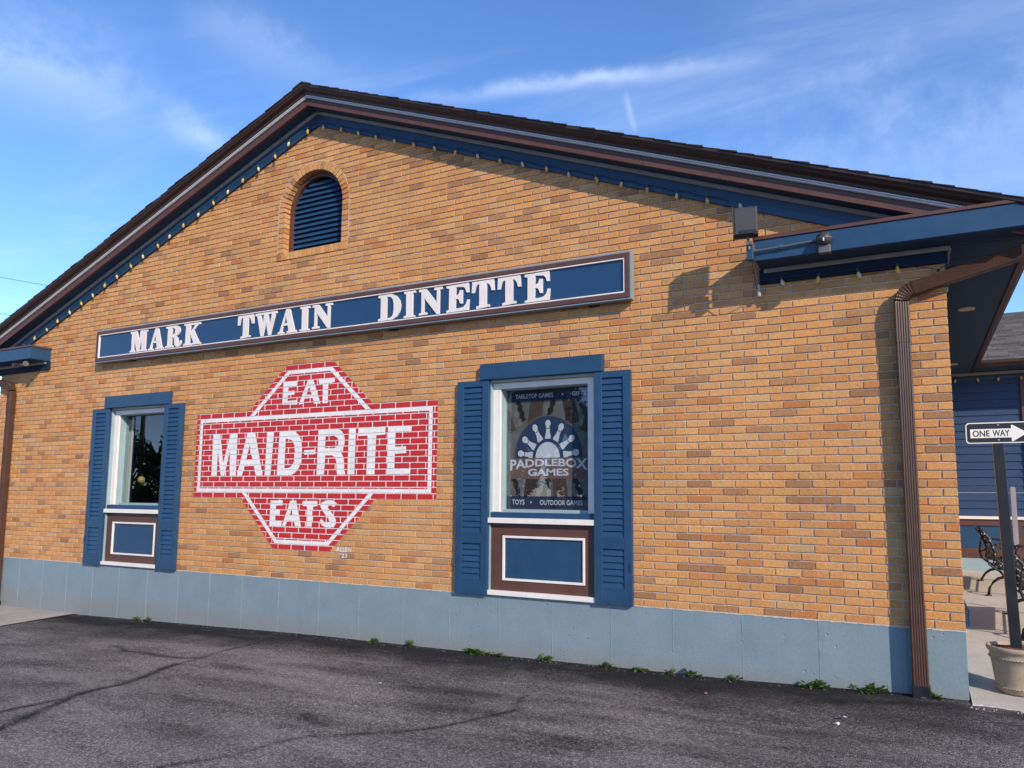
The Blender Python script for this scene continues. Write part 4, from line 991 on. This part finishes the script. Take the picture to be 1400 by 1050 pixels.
m = MB(); m.box(-.008, .045, .03, .085, -.175, -.045); m.build('junction_box', M['navy'], fl, bevel=.004)
m = MB(); m.tube([(.045, .072, -.095), (.30, .074, -.087), (.54, .078, -.075)], .0095, 8)
for x in (.045, .25): m.tube([(x, .073, -.095+.03*x), (x+.02, .073, -.095+.03*x)], .014, 8)
m.build('conduit', M['grey_metal'], fl)
m = MB(); m.tube([(.03, .08, -.17), (.035, .12, -.26), (.028, .2, -.34), (.03, .3, -.37)], .004, 5); m.build('cable', M['cable'], fl)
dm = tag(empty('dusk_sensor', (-.84, -.30, 3.43)), 'round grey sensor globe on a bracket on the right eave return', 'sensor')
m = MB(); m.box(-.045, .045, -.062, -.0, -.005, .062); m.build('bracket', M['grey_metal'], dm, bevel=.006)
m = MB(); prof = [(0.0005, .168)]+[(.063*math.sin(t), .108+.062*math.cos(t)) for t in np.linspace(.2, 2.5, 12)]+[(.03, .055)]; m.lathe(prof, 0, -.045, 20)
gl_ = m.build('globe', M['dark_grey'], dm, smooth=True)
m = MB(); m.lathe([(.064, .104), (.0655, .106), (.0655, .110), (.064, .112)], 0, -.045, 20); m.build('seam_band', M['grey_metal'], gl_)
m = MB(); m.tube([(0, -.108, .075), (0, -.1, .11)], .008, 6); m.build('screw_lug', M['steel'], gl_)
hd_ = tag(empty('hanging_socket', (-1.405, -.06, 3.2)), 'grey plug hanging on a cord under the end of the right eave return', 'plug')
m = MB(); m.lathe([(.0005, 0), (.012, 0.0), (.019, .008), (.018, .07), (.012, .098), (.006, .11), (.0005, .112)], n=12); m.build('plug_body', M['fixture'], hd_, smooth=True)
m = MB(); m.tube([(0, 0, .11), (-.002, .0, .18), (0.003, -.01, .248)], .006, 6); m.build('cord', M['grey_metal'], hd_)

sl = tag(empty('security_light', (-12.12, -.17, 3.44)), 'twin headed security light under the left eave return', 'lamp')
m = MB(); m.lathe([(.0005, .002), (.055, .002), (.055, -.022), (.03, -.03), (.0005, -.03)], n=20); m.build('base', M['grey_metal'], sl, smooth='auto')
for a, b in (((-.02, -.02, -.02), (-.26, -.05, -.03)), ((.03, -.02, -.02), (.15, -.09, -.05))):
    a, b = Vector(a), Vector(b); c = a+(b-a)*.55; d_ = (b-a).normalized()
    m = MB(); m.tube([a, c], .014, 8); m.tube([c, c+d_*.02, c+d_*.06, c+d_*.08], [.018, .030, .038, .040], 14); m.build('lamp_head', M['grey_metal'], sl, smooth='auto')
m = MB(); m.tube([(.0, -.03, -.03), (.0, -.05, -.055), (0, -.085, -.075)], [.022, .034, .022], 12); m.build('motion_eye', M['dark_grey'], sl, smooth=True)

# ================================================================ THINGS BEHIND THE WINDOWS
ps = tag(empty('window_poster'), 'dark games poster behind the pane of the right-hand window', 'poster')
PX0, PX1, PZ0, PZ1 = -4.0, -3.095, 1.35, 2.555
def pu(u): return PX0+u*(PX1-PX0)
def pv(v): return PZ1-v*(PZ1-PZ0)
def pr(name, mat, polys, layer):
    m = MB()
    for P in polys: m.poly([(pu(u), .182-.0006*layer, pv(v)) for u, v in P])
    return m.build(name, M[mat], ps, fix=False)
m = MB(); m.box(PX0-.01, PX1+.05, .183, .187, PZ0-.005, PZ1+.005); m.build('sheet', M['p_grey'], ps)
def rrect(cx, cy, w, h, a):
    a = rad(a); k = (PX1-PX0)/(PZ1-PZ0); out = []
    for x, y in ((-w/2, -h/2), (w/2, -h/2), (w/2, h/2), (-w/2, h/2)): out.append((cx+x*math.cos(a)-y*math.sin(a)/k*1.0, cy+(x*math.sin(a)*k+y*math.cos(a))))
    return out
boards = [(.36, .17, .17, .26, 8), (.78, .17, .15, .26, -14), (.02, .26, .09, .2, -22), (.30, .83, .15, .2, 9), (.66, .83, .17, .2, -6), (.97, .30, .1, .14, 25)]
for i, (cx, cy, w, h, a) in enumerate(boards):
    pr('printed_board', 'p_wood' if i % 2 == 0 else 'p_wood2', [rrect(cx, cy, w, h, a)], 1)
    m = MB()
    for q in (-.28, .0, .28):
        for t in (-.36, -.18, 0, .18, .36):
            uu, vv = cx+q*w*.8+t*h*.25*math.sin(rad(a))*-1.3, cy+t*h
            m.poly([(pu(uu+.007*math.cos(b)), .182-.0012, pv(vv+.0055*math.sin(b))) for b in np.linspace(0, 2*math.pi, 7)[:-1]])
    m.build('printed_holes', M['p_dark'], ps, fix=False)
for cx, cy, a in ((.17, .17, -22), (.56, .14, 25), (.93, .16, -30), (.12, .82, -25), (.48, .84, 25), (.88, .83, -28), (.75, .26, 5)):
    P = []
    for t in np.linspace(0, 1, 9): P.append((-.028-.012*math.sin(t*19), -.10+.2*t))
    for t in np.linspace(1, 0, 9): P.append((.028+.012*math.sin(t*19+1), -.10+.2*t))
    ca, sa = math.cos(rad(a)), math.sin(rad(a))
    pr('printed_pawn', 'p_dark', [[(cx+x*ca-y*sa, cy+x*sa+y*ca) for x, y in P]], 2)
for cx, cy in ((.11, .20), (.16, .28), (.91, .29), (.50, .05+.13)):
    pr('printed_bead', 'p_tan', [[(cx+.028*math.cos(b), cy+.030*math.sin(b)) for b in np.linspace(0, 2*math.pi, 13)[:-1]]], 2)
pr('top_band', 'p_navy', [[(-.005, 0), (1.05, 0), (1.05, .092), (-.005, .092)]], 3)
pr('bottom_band', 'p_navy', [[(-.005, .897), (1.05, .897), (1.05, 1), (-.005, 1)]], 3)
def half(cx, cv, ru, rv, n=36): return [(cx+ru*math.cos(t), cv-rv*math.sin(t)) for t in np.linspace(0, math.pi, n)]
pr('arch_outline', 'p_brown', [half(.512, .578, .425, .358)], 3); pr('arch', 'p_arch', [half(.512, .578, .415, .350)], 4)
pr('sun', 'p_white', [half(.508, .578, .150, .132)], 5); 
asp = (PX1-PX0)/(PZ1-PZ0)
for a in (8, 33, 62, 90, 118, 147, 172):
    d_ = (math.cos(rad(a)), math.sin(rad(a))); q = (-d_[1], d_[0]); polys = []
    prof = [(.19, .034), (.21, .036), (.25, .024), (.285, .020), (.290, .026)]
    head = [(.298, .020), (.315, .020), (.325, .030), (.345, .033), (.365, .026), (.378, .010)]
    for pf in (prof, head):
        P = [(r, w) for r, w in pf]+[(r, -w) for r, w in pf[::-1]]
        polys.append([(.512+(r*d_[0]+w*q[0])*1.0, .578-(r*d_[1]+w*q[1])*.84) for r, w in P])
    pr('peg', 'p_white', polys, 5)
pr('banner', 'p_brown', [[(.025, .578), (1.0, .575), (1.0, .752), (.02, .752)]], 6)
def ptext(name, s, u0, u1, v0, v1, bold=.012, warp=None):
    m = MB(); text_into(m, s, pu(u0), pu(u1), pv(v1), pv(v0), .182-.0006*7, bold, warp=warp); m.build(name, M['p_white'], ps, fix=False)
ptext('lettering', 'TABLETOP GAMES', .10, .575, .033, .070); ptext('lettering', 'GIFTS', .805, .975, .033, .070)
ptext('lettering', 'TOYS', .065, .225, .925, .968); ptext('lettering', 'OUTDOOR GAMES', .415, .925, .928, .968)
for cx, cy in ((.69, .052), (.305, .947)): pr('dot', 'p_white', [[(cx+.009*math.cos(b), cy+.008*math.sin(b)) for b in np.linspace(0, 2*math.pi, 9)[:-1]]], 7)
def wrp(a, c, X, Z): return X, Z-(1-c)*.045*(abs(2*a-1)**2.0)+.004
ptext('lettering', 'PADDLEBOX', .04, .985, .590, .650, .028, wrp); ptext('lettering', 'GAMES', .265, .765, .668, .728, .028)

pl_ = tag(empty('pendant_lamp', (-10.78, .9, 1.6)), 'amber glass globe lamp hanging inside the left-hand window', 'lamp')
m = MB(); m.lathe([(.0005, 0)]+[(.078*math.sin(t), .078-.078*math.cos(t)) for t in np.linspace(.2, 2.9, 14)], n=20); m.build('globe', M['glass'], pl_, smooth=True)
m = MB(); m.lathe([(.0005, .023)]+[(.055*math.sin(t), .078-.055*math.cos(t)) for t in np.linspace(.2, 3.0, 8)], n=12); m.build('bulb', M['glow'], pl_, smooth=True)
m = MB(); m.tube([(0, 0, .15), (0, 0, .19)], .022, 10); m.tube([(0, 0, .19), (0, 0, 1.38)], .005, 6); m.build('stem', M['black'], pl_)
cu = tag(empty('curtain', (-10.0, .23, 1.32)), 'grey curtain drawn to the left side inside the left-hand window', 'curtain')
ring = []
for i in range(40):
    t = i/39; ring.append([(-.55+.42*t, .03+.018*math.sin(t*38), -.02), (-.55+.42*t, .03+.018*math.sin(t*38+.4), 1.28)])
m = MB(); m.sweep(ring, None, closed=False, caps=False); m.build('cloth', M['curtain'], cu, smooth=True)
m = MB(); m.tube([(-.62, .03, 1.29), (.5, .03, 1.29)], .01, 8); m.build('rod', M['grey_metal'], cu)

# ================================================================ REAR WING
WY = 7.1
wg = tag(empty('rear_wing'), 'navy clapboard wing of the building set back behind the patio', 'building')
box('base', M['pale'], wg, 0.0, 7, WY-.02, WY+.2, 0.3, 0.566, bevel=0)
box('lower_rail', M['brown'], wg, 0.0, 7, WY-.03, WY+.2, 0.5665, 0.715)
box('panel', M['navy'], wg, 0.0, 7, WY-.01, WY+.2, 0.7155, 1.06, bevel=0)
for x in (1.0, 2.4, 3.8): box('panel_stile', M['brown'], wg, x, x+.11, WY-.028, WY-.0105, 0.7155, 1.0595)
box('upper_rail', M['brown'], wg, 0.0, 7, WY-.03, WY+.2, 1.0605, 1.16)
box('sill', M['white'], wg, 0.0, 7, WY-.06, WY+.2, 1.1605, 1.205)
z = 1.2055; k = 0
while z < 3.32:
    m = MB(); h = 0.1195
    m.sweep([[(x, WY-.026, z), (x, WY-.010, z+h-.001), (x, WY+.1, z+h-.001), (x, WY+.1, z)] for x in (0.0, 1.20)], None); m.build('clapboard', M['navy_siding'], wg)
    m = MB(); m.sweep([[(x, WY-.026, z), (x, WY-.010, z+h-.001), (x, WY+.1, z+h-.001), (x, WY+.1, z)] for x in (1.295, 7)], None); m.build('clapboard', M['navy_siding'], wg)
    z += h+.0008
box('corner_board', M['brown'], wg, 1.2005, 1.2945, WY-.05, WY+.1, 1.206, 3.33)
box('top_frieze', M['navy'], wg, 0.0, 7, WY-.04, WY+.2, 3.331, 3.45)
box('moulding', M['grey_trim'], wg, 0.047, 7, WY-.09, WY-.0405, 3.40, 3.442)
box('soffit', M['soffit'], wg, 0.565, 7, 6.52, WY+.2, 3.451, 3.47, bevel=0)
box('fascia', M['navy'], wg, 0.565, 7, 6.50, 6.5195, 3.44, 3.53)
m = MB(); m.sweep([[(x, 6.50, 3.445), (x, 6.46, 3.44), (x, 6.43, 3.475), (x, 6.41, 3.49), (x, 6.405, 3.53), (x, 6.415, 3.53), (x, 6.44, 3.49), (x, 6.499, 3.46)] for x in (0.60, 7)], None); m.build('gutter', M['dark_brown'], wg)
m = MB(); m.sweep([[(x, 6.42, 3.531), (x, 10.2, 3.531+.386*3.78), (x, 10.2, 3.40+.386*3.78), (x, 6.6, 3.48)] for x in (-.6, 7)], None); rf = m.build('roof', M['dark_brown'], wg)
m = MB(); j = 0; yy = 6.40; dl = 0.125
while yy < 10.2:
    x = -0.6+random.uniform(-.3, 0)
    while x < 7:
        w = random.uniform(.12, .34); g = random.uniform(.55, 1.25); col = (.105*g, .088*g, .076*g); t = random.choice((.007, .012, .016))
        z = 3.535+.386*(yy-6.42); y1 = yy+dl+.03
        m.hexa([(x, yy, z), (x+w-.004, yy, z), (x+w-.004, y1, z+.386*(dl+.03)), (x, y1, z+.386*(dl+.03)), (x, yy, z+t), (x+w-.004, yy, z+t), (x+w-.004, y1, z+.386*(dl+.03)+.002), (x, y1, z+.386*(dl+.03)+.002)], col)
        x += w
    yy += dl; j += 1
tag(m.build('shingles', M['shingle'], rf, fix=False), kind='stuff')
# low navy board on the side wall of the brick building
box('side_panel', M['navy'], bld, 0.0, 0.05, 0.47, 1.4, 0.47, 0.60)

# ================================================================ PLANTER AND SIGN POST
PXc, PYc = 0.342, 0.33; pz0 = pz(PYc)
pn = tag(empty('planter', (PXc, PYc, pz0)), 'round tan clay planter pot holding the sign post on the patio', 'planter')
m = MB()
m.lathe([(.0005, 0), (.135, 0), (.142, .006), (.148, .03), (.152, .034), (.154, .045), (.151, .052), (.155, .08), (.170, .20), (.176, .245), (.182, .250), (.184, .262), (.181, .270), (.183, .295), (.192, .302), (.200, .312), (.203, .325), (.199, .338), (.188, .342), (.178, .338), (.172, .322), (.170, .300), (.0005, .300)], n=56)
m.build('pot', M['pot'], pn, smooth=True)
# twisted rope bands moulded on the pot
for rr, zz_ in ((.184, .258), (.154, .045)):
    m = MB(); n = 200; m.tube([((rr+.002*math.sin(i*1.55))*math.cos(2*math.pi*i/n), (rr+.002*math.sin(i*1.55))*math.sin(2*math.pi*i/n), zz_+.002*math.cos(i*1.55)) for i in range(n+1)], .0055, 6, cap=False); m.build('rope_band', M['pot'], pn, smooth=True)
m = MB(); R_ = []
for i in range(7):
    r = .171*i/6; R_.append([(r*math.cos(2*math.pi*j/28), r*math.sin(2*math.pi*j/28), .312+.010*random.random()+.012*math.exp(-((r-.06)/.05)**2)) for j in range(28)])
m.sweep(R_, None, caps=False); m.build('soil', M['soil'], pn, smooth=True)
m = MB()
for k in range(90):
    a, r = random.uniform(0, 6.28), .165*math.sqrt(random.random()); s = random.uniform(.004, .010); x, y, z = r*math.cos(a), r*math.sin(a), .322
    m.hexa([(x-s, y-s, z), (x+s, y-s, z), (x+s, y+s, z), (x-s, y+s, z), (x-s*.5, y-s*.6, z+s), (x+s*.6, y-s*.5, z+s*.9), (x+s*.5, y+s*.5, z+s), (x-s*.5, y+s*.4, z+s*.8)])
tag(m.build('bark_chips', M['soil'], pn), kind='stuff')

sp = tag(empty('sign_post', (PXc, PYc, pz0)), 'black square post in the planter carrying a one way arrow sign', 'sign')
sp.location = (0, 0, 0)
pb, pt = Vector((PXc-.002, PYc, .30)), Vector((PXc-.040, PYc, 2.075))
m = MB(); hw = .036
m.hexa([(pb.x-hw, PYc-hw, pb.z), (pb.x+hw, PYc-hw, pb.z), (pb.x+hw, PYc+hw, pb.z), (pb.x-hw, PYc+hw, pb.z), (pt.x-hw, PYc-hw, pt.z), (pt.x+hw, PYc-hw, pt.z), (pt.x+hw, PYc+hw, pt.z), (pt.x-hw, PYc+hw, pt.z)])
m.build('post', M['black'], sp, bevel=.004)
for i in range(16):
    z = .5+i*.1; x = pb.x+(pt.x-pb.x)*(z-pb.z)/(pt.z-pb.z)
    m = MB(); m.tube([(x, PYc-hw-.0012, z), (x, PYc-hw+.002, z)], .006, 10); m.build('post_hole', M['sign_black'], sp)
def rounded(x0, x1, z0, z1, r, n=6):
    o = []
    for cx, cz, a in ((x1-r, z1-r, 0), (x0+r, z1-r, 90), (x0+r, z0+r, 180), (x1-r, z0+r, 270)):
        o += [(cx+r*math.cos(rad(a+90*i/n)), cz+r*math.sin(rad(a+90*i/n))) for i in range(n+1)]
    return o
ys = PYc-hw-.003
m = MB(); m.plate(rounded(.090, .575, 1.913, 2.077, .026), [], ys-.003, ys); plt = m.build('one_way_plate', M['white_vinyl'], sp)
m = MB(); m.plate(rounded(.0975, .5675, 1.9205, 2.0695, .021), [], ys-.0036, ys-.0031); m.build('black_field', M['sign_black'], plt)
m = MB(); A = [(.121, 1.956), (.395, 1.956), (.395, 1.928), (.402, 1.924), (.5, 1.9895), (.402, 2.055), (.395, 2.051), (.395, 2.026), (.121, 2.026)]
m.plate(A, [], ys-.0043, ys-.0037); m.build('arrow', M['white_vinyl'], plt)
m = MB(); text_into(m, 'ONE', .136, .252, 1.966, 2.016, ys-.0048, .022); text_into(m, 'WAY', .270, .384, 1.966, 2.016, ys-.0048, .022); m.build('lettering', M['sign_black'], plt, fix=False)
for z in (1.938, 2.055):
    m = MB(); m.tube([(.310, ys-.008, z), (.310, ys-.0035, z)], .006, 8); m.build('bolt', M['steel'], plt)
m = MB(); q = MB()
P = rounded(0.0, .30, 1.125, 1.575, .03)
q.sweep([[(pb.x-.016+hw+o+.20*s, PYc-.02+.98*s, z) for s, z in P] for o in (.004, .0085)], None)
q.build('side_plate', M['sign_grey'], sp)

# ================================================================ BENCHES
def bench(x, y0, y1, label):
    zb = pz((y0+y1)/2); b = tag(empty('park_bench', (x, y0, zb)), label, 'bench', 'black metal benches on the patio'); L = y1-y0
    back = [(-.045, .80), (-.02, .77), (.035, .70), (.075, .60), (.10, .50), (.098, .42), (.085, .37)]
    seat = [(.085, .37), (.13, .345), (.22, .35), (.32, .375), (.42, .385), (.49, .36)]
    for yy in (0.03, L-.03):
        zo = PS*(yy-L/2)
        m = MB()
        P = lambda pts: [(a, yy, z) for a, z in pts]
        m.tube(P(back), [.014, .016, .020, .022, .020, .022, .024], 8); m.tube(P(seat), .018, 8)
        # rear scroll behind the backrest
        m.tube(P([(.05, .67), (.02, .56), (.005, .44), (.03, .36), (.085, .31), (.14, .28)]), .013, 8)
        m.tube(P([(.005, .44), (.06, .46), (.10, .50)]), .011, 6)
        # arched legs
        m.tube(P([(0.0, zo), (.018, .07), (.06, .14), (.12, .19), (.20, .215), (.28, .21), (.36, .17), (.42, .10), (.46, zo)]), [.017, .015, .016, .018, .019, .018, .016, .015, .017], 8)
        m.tube(P([(.14, .28), (.17, .24), (.20, .215)]), .016, 6); m.tube(P([(.32, .375), (.30, .29), (.26, .215)]), .014, 6)
        m.box(-.035, .035, yy-.028, yy+.028, zo-.002, zo+.012); m.box(.425, .495, yy-.028, yy+.028, zo-.002, zo+.012)
        # arm rest
        m.tube(P([(.075, .60), (.16, .625), (.28, .61), (.40, .60), (.47, .57), (.485, .52), (.455, .49)]), .013, 8); m.tube(P([(.44, .59), (.45, .48), (.43, .385)]), .012, 6)
        e = m.build('end_frame', M['black'], b, smooth=True)
        q = MB()
        for a, z in ((-.005, .745), (.05, .66), (.082, .575), (.098, .49), (.09, .395), (.15, .35), (.24, .357), (.33, .378)): q.lathe([(.0005, -.004), (.009, -.002), (.009, .004)], 0, 0, 8); v = q.v[-24:]; q.v[-24:] = [(a+vx, (yy-.022 if yy < L/2 else yy+.022)+vz, z+vy) for vx, vy, vz in v]
        q.build('bolt', M['steel'], e)
    for a, z, tx, tz in ((.012, .735, .5, -.86), (.048, .665, .5, -.86), (.078, .590, .35, -.94), (.095, .510, .15, -.99), (.098, .435, 0, -1)):
        m = MB(); m.bar((a+.02, .02, z), (a+.02, L-.02, z), .014, .058, up=(-tx, 0, -tz)); m.build('back_slat', M['black'], b, bevel=.003)
    for a, z in ((.14, .372), (.21, .374), (.28, .388), (.35, .402), (.42, .408)):
        m = MB(); m.bar((a, .02, z), (a, L-.02, z), .056, .014); m.build('seat_slat', M['black'], b, bevel=.003)
    m = MB(); m.tube([(.25, .03, .22), (.25, L-.03, .22)], .009, 6); m.build('stretcher', M['black'], b)
    m = MB(); m.tube([(-.045, .0, .805), (-.045, L, .805)], .017, 10); m.build('top_rail', M['black'], b, smooth=True)
    return b
bench(0.47, 4.75, 6.08, 'farther black cast metal bench near the rear wing')
bench(0.56, 2.19, 3.60, 'nearer black cast metal bench behind the sign post')

# ================================================================ WEEDS AND LITTER
def weed(x, size, label, ht):
    o = tag(empty('weed', (x, -.02, gz(x))), label, 'weed', 'weeds along the foot of the foundation')
    m = MB(); n = int(9+26*size)
    for k in range(n):
        a = random.uniform(-math.pi, 0.3) if random.random() < .8 else random.uniform(0, math.pi); l = (.014+.030*random.random())*(0.7+size); el = random.uniform(.1, 1.25)*ht; w = l*random.uniform(.38, .58)
        bx_, by_ = random.uniform(-.08, .08)*size, random.uniform(-.03, 0.0)
        d_ = Vector((math.cos(a)*math.cos(el), math.sin(a)*math.cos(el), math.sin(el))); s_ = d_.cross(Vector((0, 0, 1))).normalized()*w
        st = Vector((bx_, by_, 0)); b0 = st+d_*l*.5; up = Vector((0, 0, w*.35))
        p = [b0, b0+d_*l*.3+s_+up, b0+d_*l*.75+s_*.8+up, b0+d_*l*1.1-up, b0+d_*l*.75-s_*.8+up, b0+d_*l*.3-s_+up]
        c = b0+d_*l*.55-up*.4
        for i in range(6): m.poly([p[i], p[(i+1) % 6], c])
        m.bar(st, b0, .0025, .0025)
    m.build('leaves', M['weed'], o, fix=False)
WEEDS = [(-9.40, .25, 'smallest sprig of weed in the foundation crack left of the left-hand window', 1), (-9.16, .35, 'small weed at the corner of the asphalt below the left-hand window', 1),
         (-5.48, .35, 'upright little weed left of the pair below the painted sign', 1), (-5.03, .45, 'small weed at the wall foot just left of the right-hand window', 1),
         (-4.2, 1.0, 'broad clump of weed below the left shutter of the right-hand window', .6), (-3.95, .6, 'low weed touching the broad clump below the right-hand window', .5),
         (-3.44, .5, 'upright weed under the centre of the right-hand window', 1), (-2.85, .55, 'weed below the right shutter of the right-hand window', .7), (-2.5, .55, 'flat weed just right of the right-hand window shutters', .4),
         (-2.25, .3, 'tiny weed beside a foundation seam right of the window', 1), (-2.07, .5, 'small upright weed midway along the bare wall', 1), (-1.73, .5, 'leafy weed left of the two large ones by the downspout', .7),
         (-1.07, .8, 'large weed second to the left of the downspout', .9), (-.69, .95, 'large dark weed nearest the left of the downspout', .7), (-.2, .5, 'weed just right of the downspout boot', .6)]
for w in WEEDS: weed(*w)
m = MB()
for x in np.arange(-12.5, -.02, .012):
    if random.random() < .35:
        r = random.uniform(.002, .008); y = -random.random()**2*.14; z = gz(x)
        m.hexa([(x-r, y-r, z-.003), (x+r, y-r*.7, z-.003), (x+r*.8, y+r, z-.003), (x-r*.9, y+r*.8, z-.003), (x-r*.6, y-r*.6, z+r*.6), (x+r*.6, y-r*.5, z+r*.5), (x+r*.5, y+r*.5, z+r*.7), (x-r*.6, y+r*.5, z+r*.5)])
tag(m.build('grit', M['grit']), 'line of grit and small stones along the foot of the wall', 'grit', kind='stuff')
def scrap(x, y, s, mat, label, name='paper_scrap'):
    m = MB(); n = 9; pts = []
    for i in range(n):
        a = 2*math.pi*i/n; r = s*random.uniform(.6, 1.1); pts.append((x+r*math.cos(a), y+r*math.sin(a)*.8, gz(x)+.008+random.uniform(0, s*.7)))
    for i in range(n): m.poly([pts[i], pts[(i+1) % n], (x+random.uniform(-.3, .3)*s, y, gz(x)+s*.6)])
    tag(m.build(name, mat, fix=False), label, 'litter', 'litter on the asphalt')
scrap(-.79, -.93, .032, M['litter'], 'larger crumpled white paper scrap on the asphalt near the downspout')
scrap(-.82, -1.08, .024, M['litter'], 'smaller white paper scrap lying nearest the camera')
scrap(-1.8, -.6, .014, M['leaf_litter'], 'orange dry leaf on the dark asphalt near the wall', 'dry_leaf')
scrap(-4.28, -1.47, .013, M['litter'], 'tiny white paper scrap on the asphalt below the right-hand window')
scrap(-.30, -.14, .02, M['pot'], 'pale leaf lying against the downspout boot', 'dry_leaf')

# ================================================================ BEYOND: wires, and what the panes mirror
for i, (a, b, lab) in enumerate((((-90, 30, 25.5), (-20, 20, 9.5), 'upper thin power line crossing the sky at the left'), ((-90, 30, 22.0), (-20, 20, 7.5), 'middle thin power line crossing the sky at the left'), ((-90, 30, 20.0), (-20, 20, 6.4), 'lowest thin power line crossing the sky at the left'))):
    a, b = Vector(a), Vector(b); m = MB(); m.tube([a.lerp(b, t)-Vector((0, 0, 1.2*4*t*(1-t))) for t in np.linspace(0, 1, 24)], .018, 5)
    tag(m.build('power_line', M['cable']), lab, 'wire', 'power lines behind the roof')
def tree(x, y, h, r, label, n, ls=1.0):
    t = tag(empty('leafy_tree', (x, y, gz(x))), label, 'tree', 'trees across the car park'); g = 0
    m = MB(); m.tube([(0, 0, -.2), (.1, 0, h*.25), (0, .1, h*.5), (.1, 0, h*.85)], [.24, .19, .12, .03], 9)
    cl = []
    for k in range(26):
        z = h*random.uniform(.25, .97); rr = r*(1-((z/h-.5)/.62)**2)**.5 if abs(z/h-.5) < .62 else .2*r; a = random.uniform(0, 6.28); q = rr*math.sqrt(random.random())*.8
        c = (q*math.cos(a), q*math.sin(a), z); cl.append((c, random.uniform(.45, .95)*r*.38)); m.tube([(0.05, 0, z*.72), (c[0]*.6, c[1]*.6, z*.9), c], [.05, .03, .01], 5)
    m.build('trunk', M['bark'], t)
    C_ = np.array([c for c, _ in cl]); S_ = np.array([s for _, s in cl]); w = S_**3/np.sum(S_**3); idx = rng.choice(len(cl), n, p=w)
    d = rng.normal(size=(n, 3)); d /= np.linalg.norm(d, axis=1)[:, None]; ctr = C_[idx]+d*(S_[idx]*rng.uniform(.35, 1, n)**.5)[:, None]
    u = rng.normal(size=(n, 3)); u /= np.linalg.norm(u, axis=1)[:, None]; v = np.cross(u, rng.normal(size=(n, 3))); v /= np.linalg.norm(v, axis=1)[:, None]
    s = ls*rng.uniform(.05, .11, n)[:, None]; V = np.stack([ctr-u*s, ctr+v*s*.5, ctr+u*s, ctr-v*s*.5], 1).reshape(-1, 3)
    me = bpy.data.meshes.new('crown'); me.from_pydata(V.tolist(), [], np.arange(4*n).reshape(-1, 4).tolist()); me.materials.append(M['tree_leaf'])
    o = inst('crown', me, t); tag(o, kind='stuff')
tree(-22.2, -9.6, 3.7, 1.15, 'dark leafy tree across the car park mirrored in the left-hand window', 3600)
tree(-27.6, -12.2, 4.7, 1.3, 'second dark tree farther across the car park, behind the first', 1800)
up_ = tag(empty('utility_pole', (-31.0, -15.0, gz(-31.0))), 'wooden utility pole with crossarm mirrored in the left-hand window', 'pole')
m = MB(); m.tube([(0, 0, 0), (0, 0, 9)], [.11, .08], 10); m.build('pole', M['pole_wood'], up_)
m = MB(); m.bar((-.6, .8, 8.2), (.6, -.8, 8.2), .1, .12); m.build('crossarm', M['pole_wood'], up_)

for x, y, h, r, lab in ((-27, -35, 8.5, 4.2, 'leftmost big tree of the unseen row added to darken the pane reflection'), (-20.5, -36, 9.5, 4.6, 'tallest tree in the middle of the unseen row added to darken the pane reflection'), (-14, -34.5, 8.2, 4.0, 'big tree at the right end of the unseen row added to darken the pane reflection')):  # unseen trees added so the right-hand pane mirrors less bright sky
    tree(x, y, h, r, lab, 9000, 3.0)
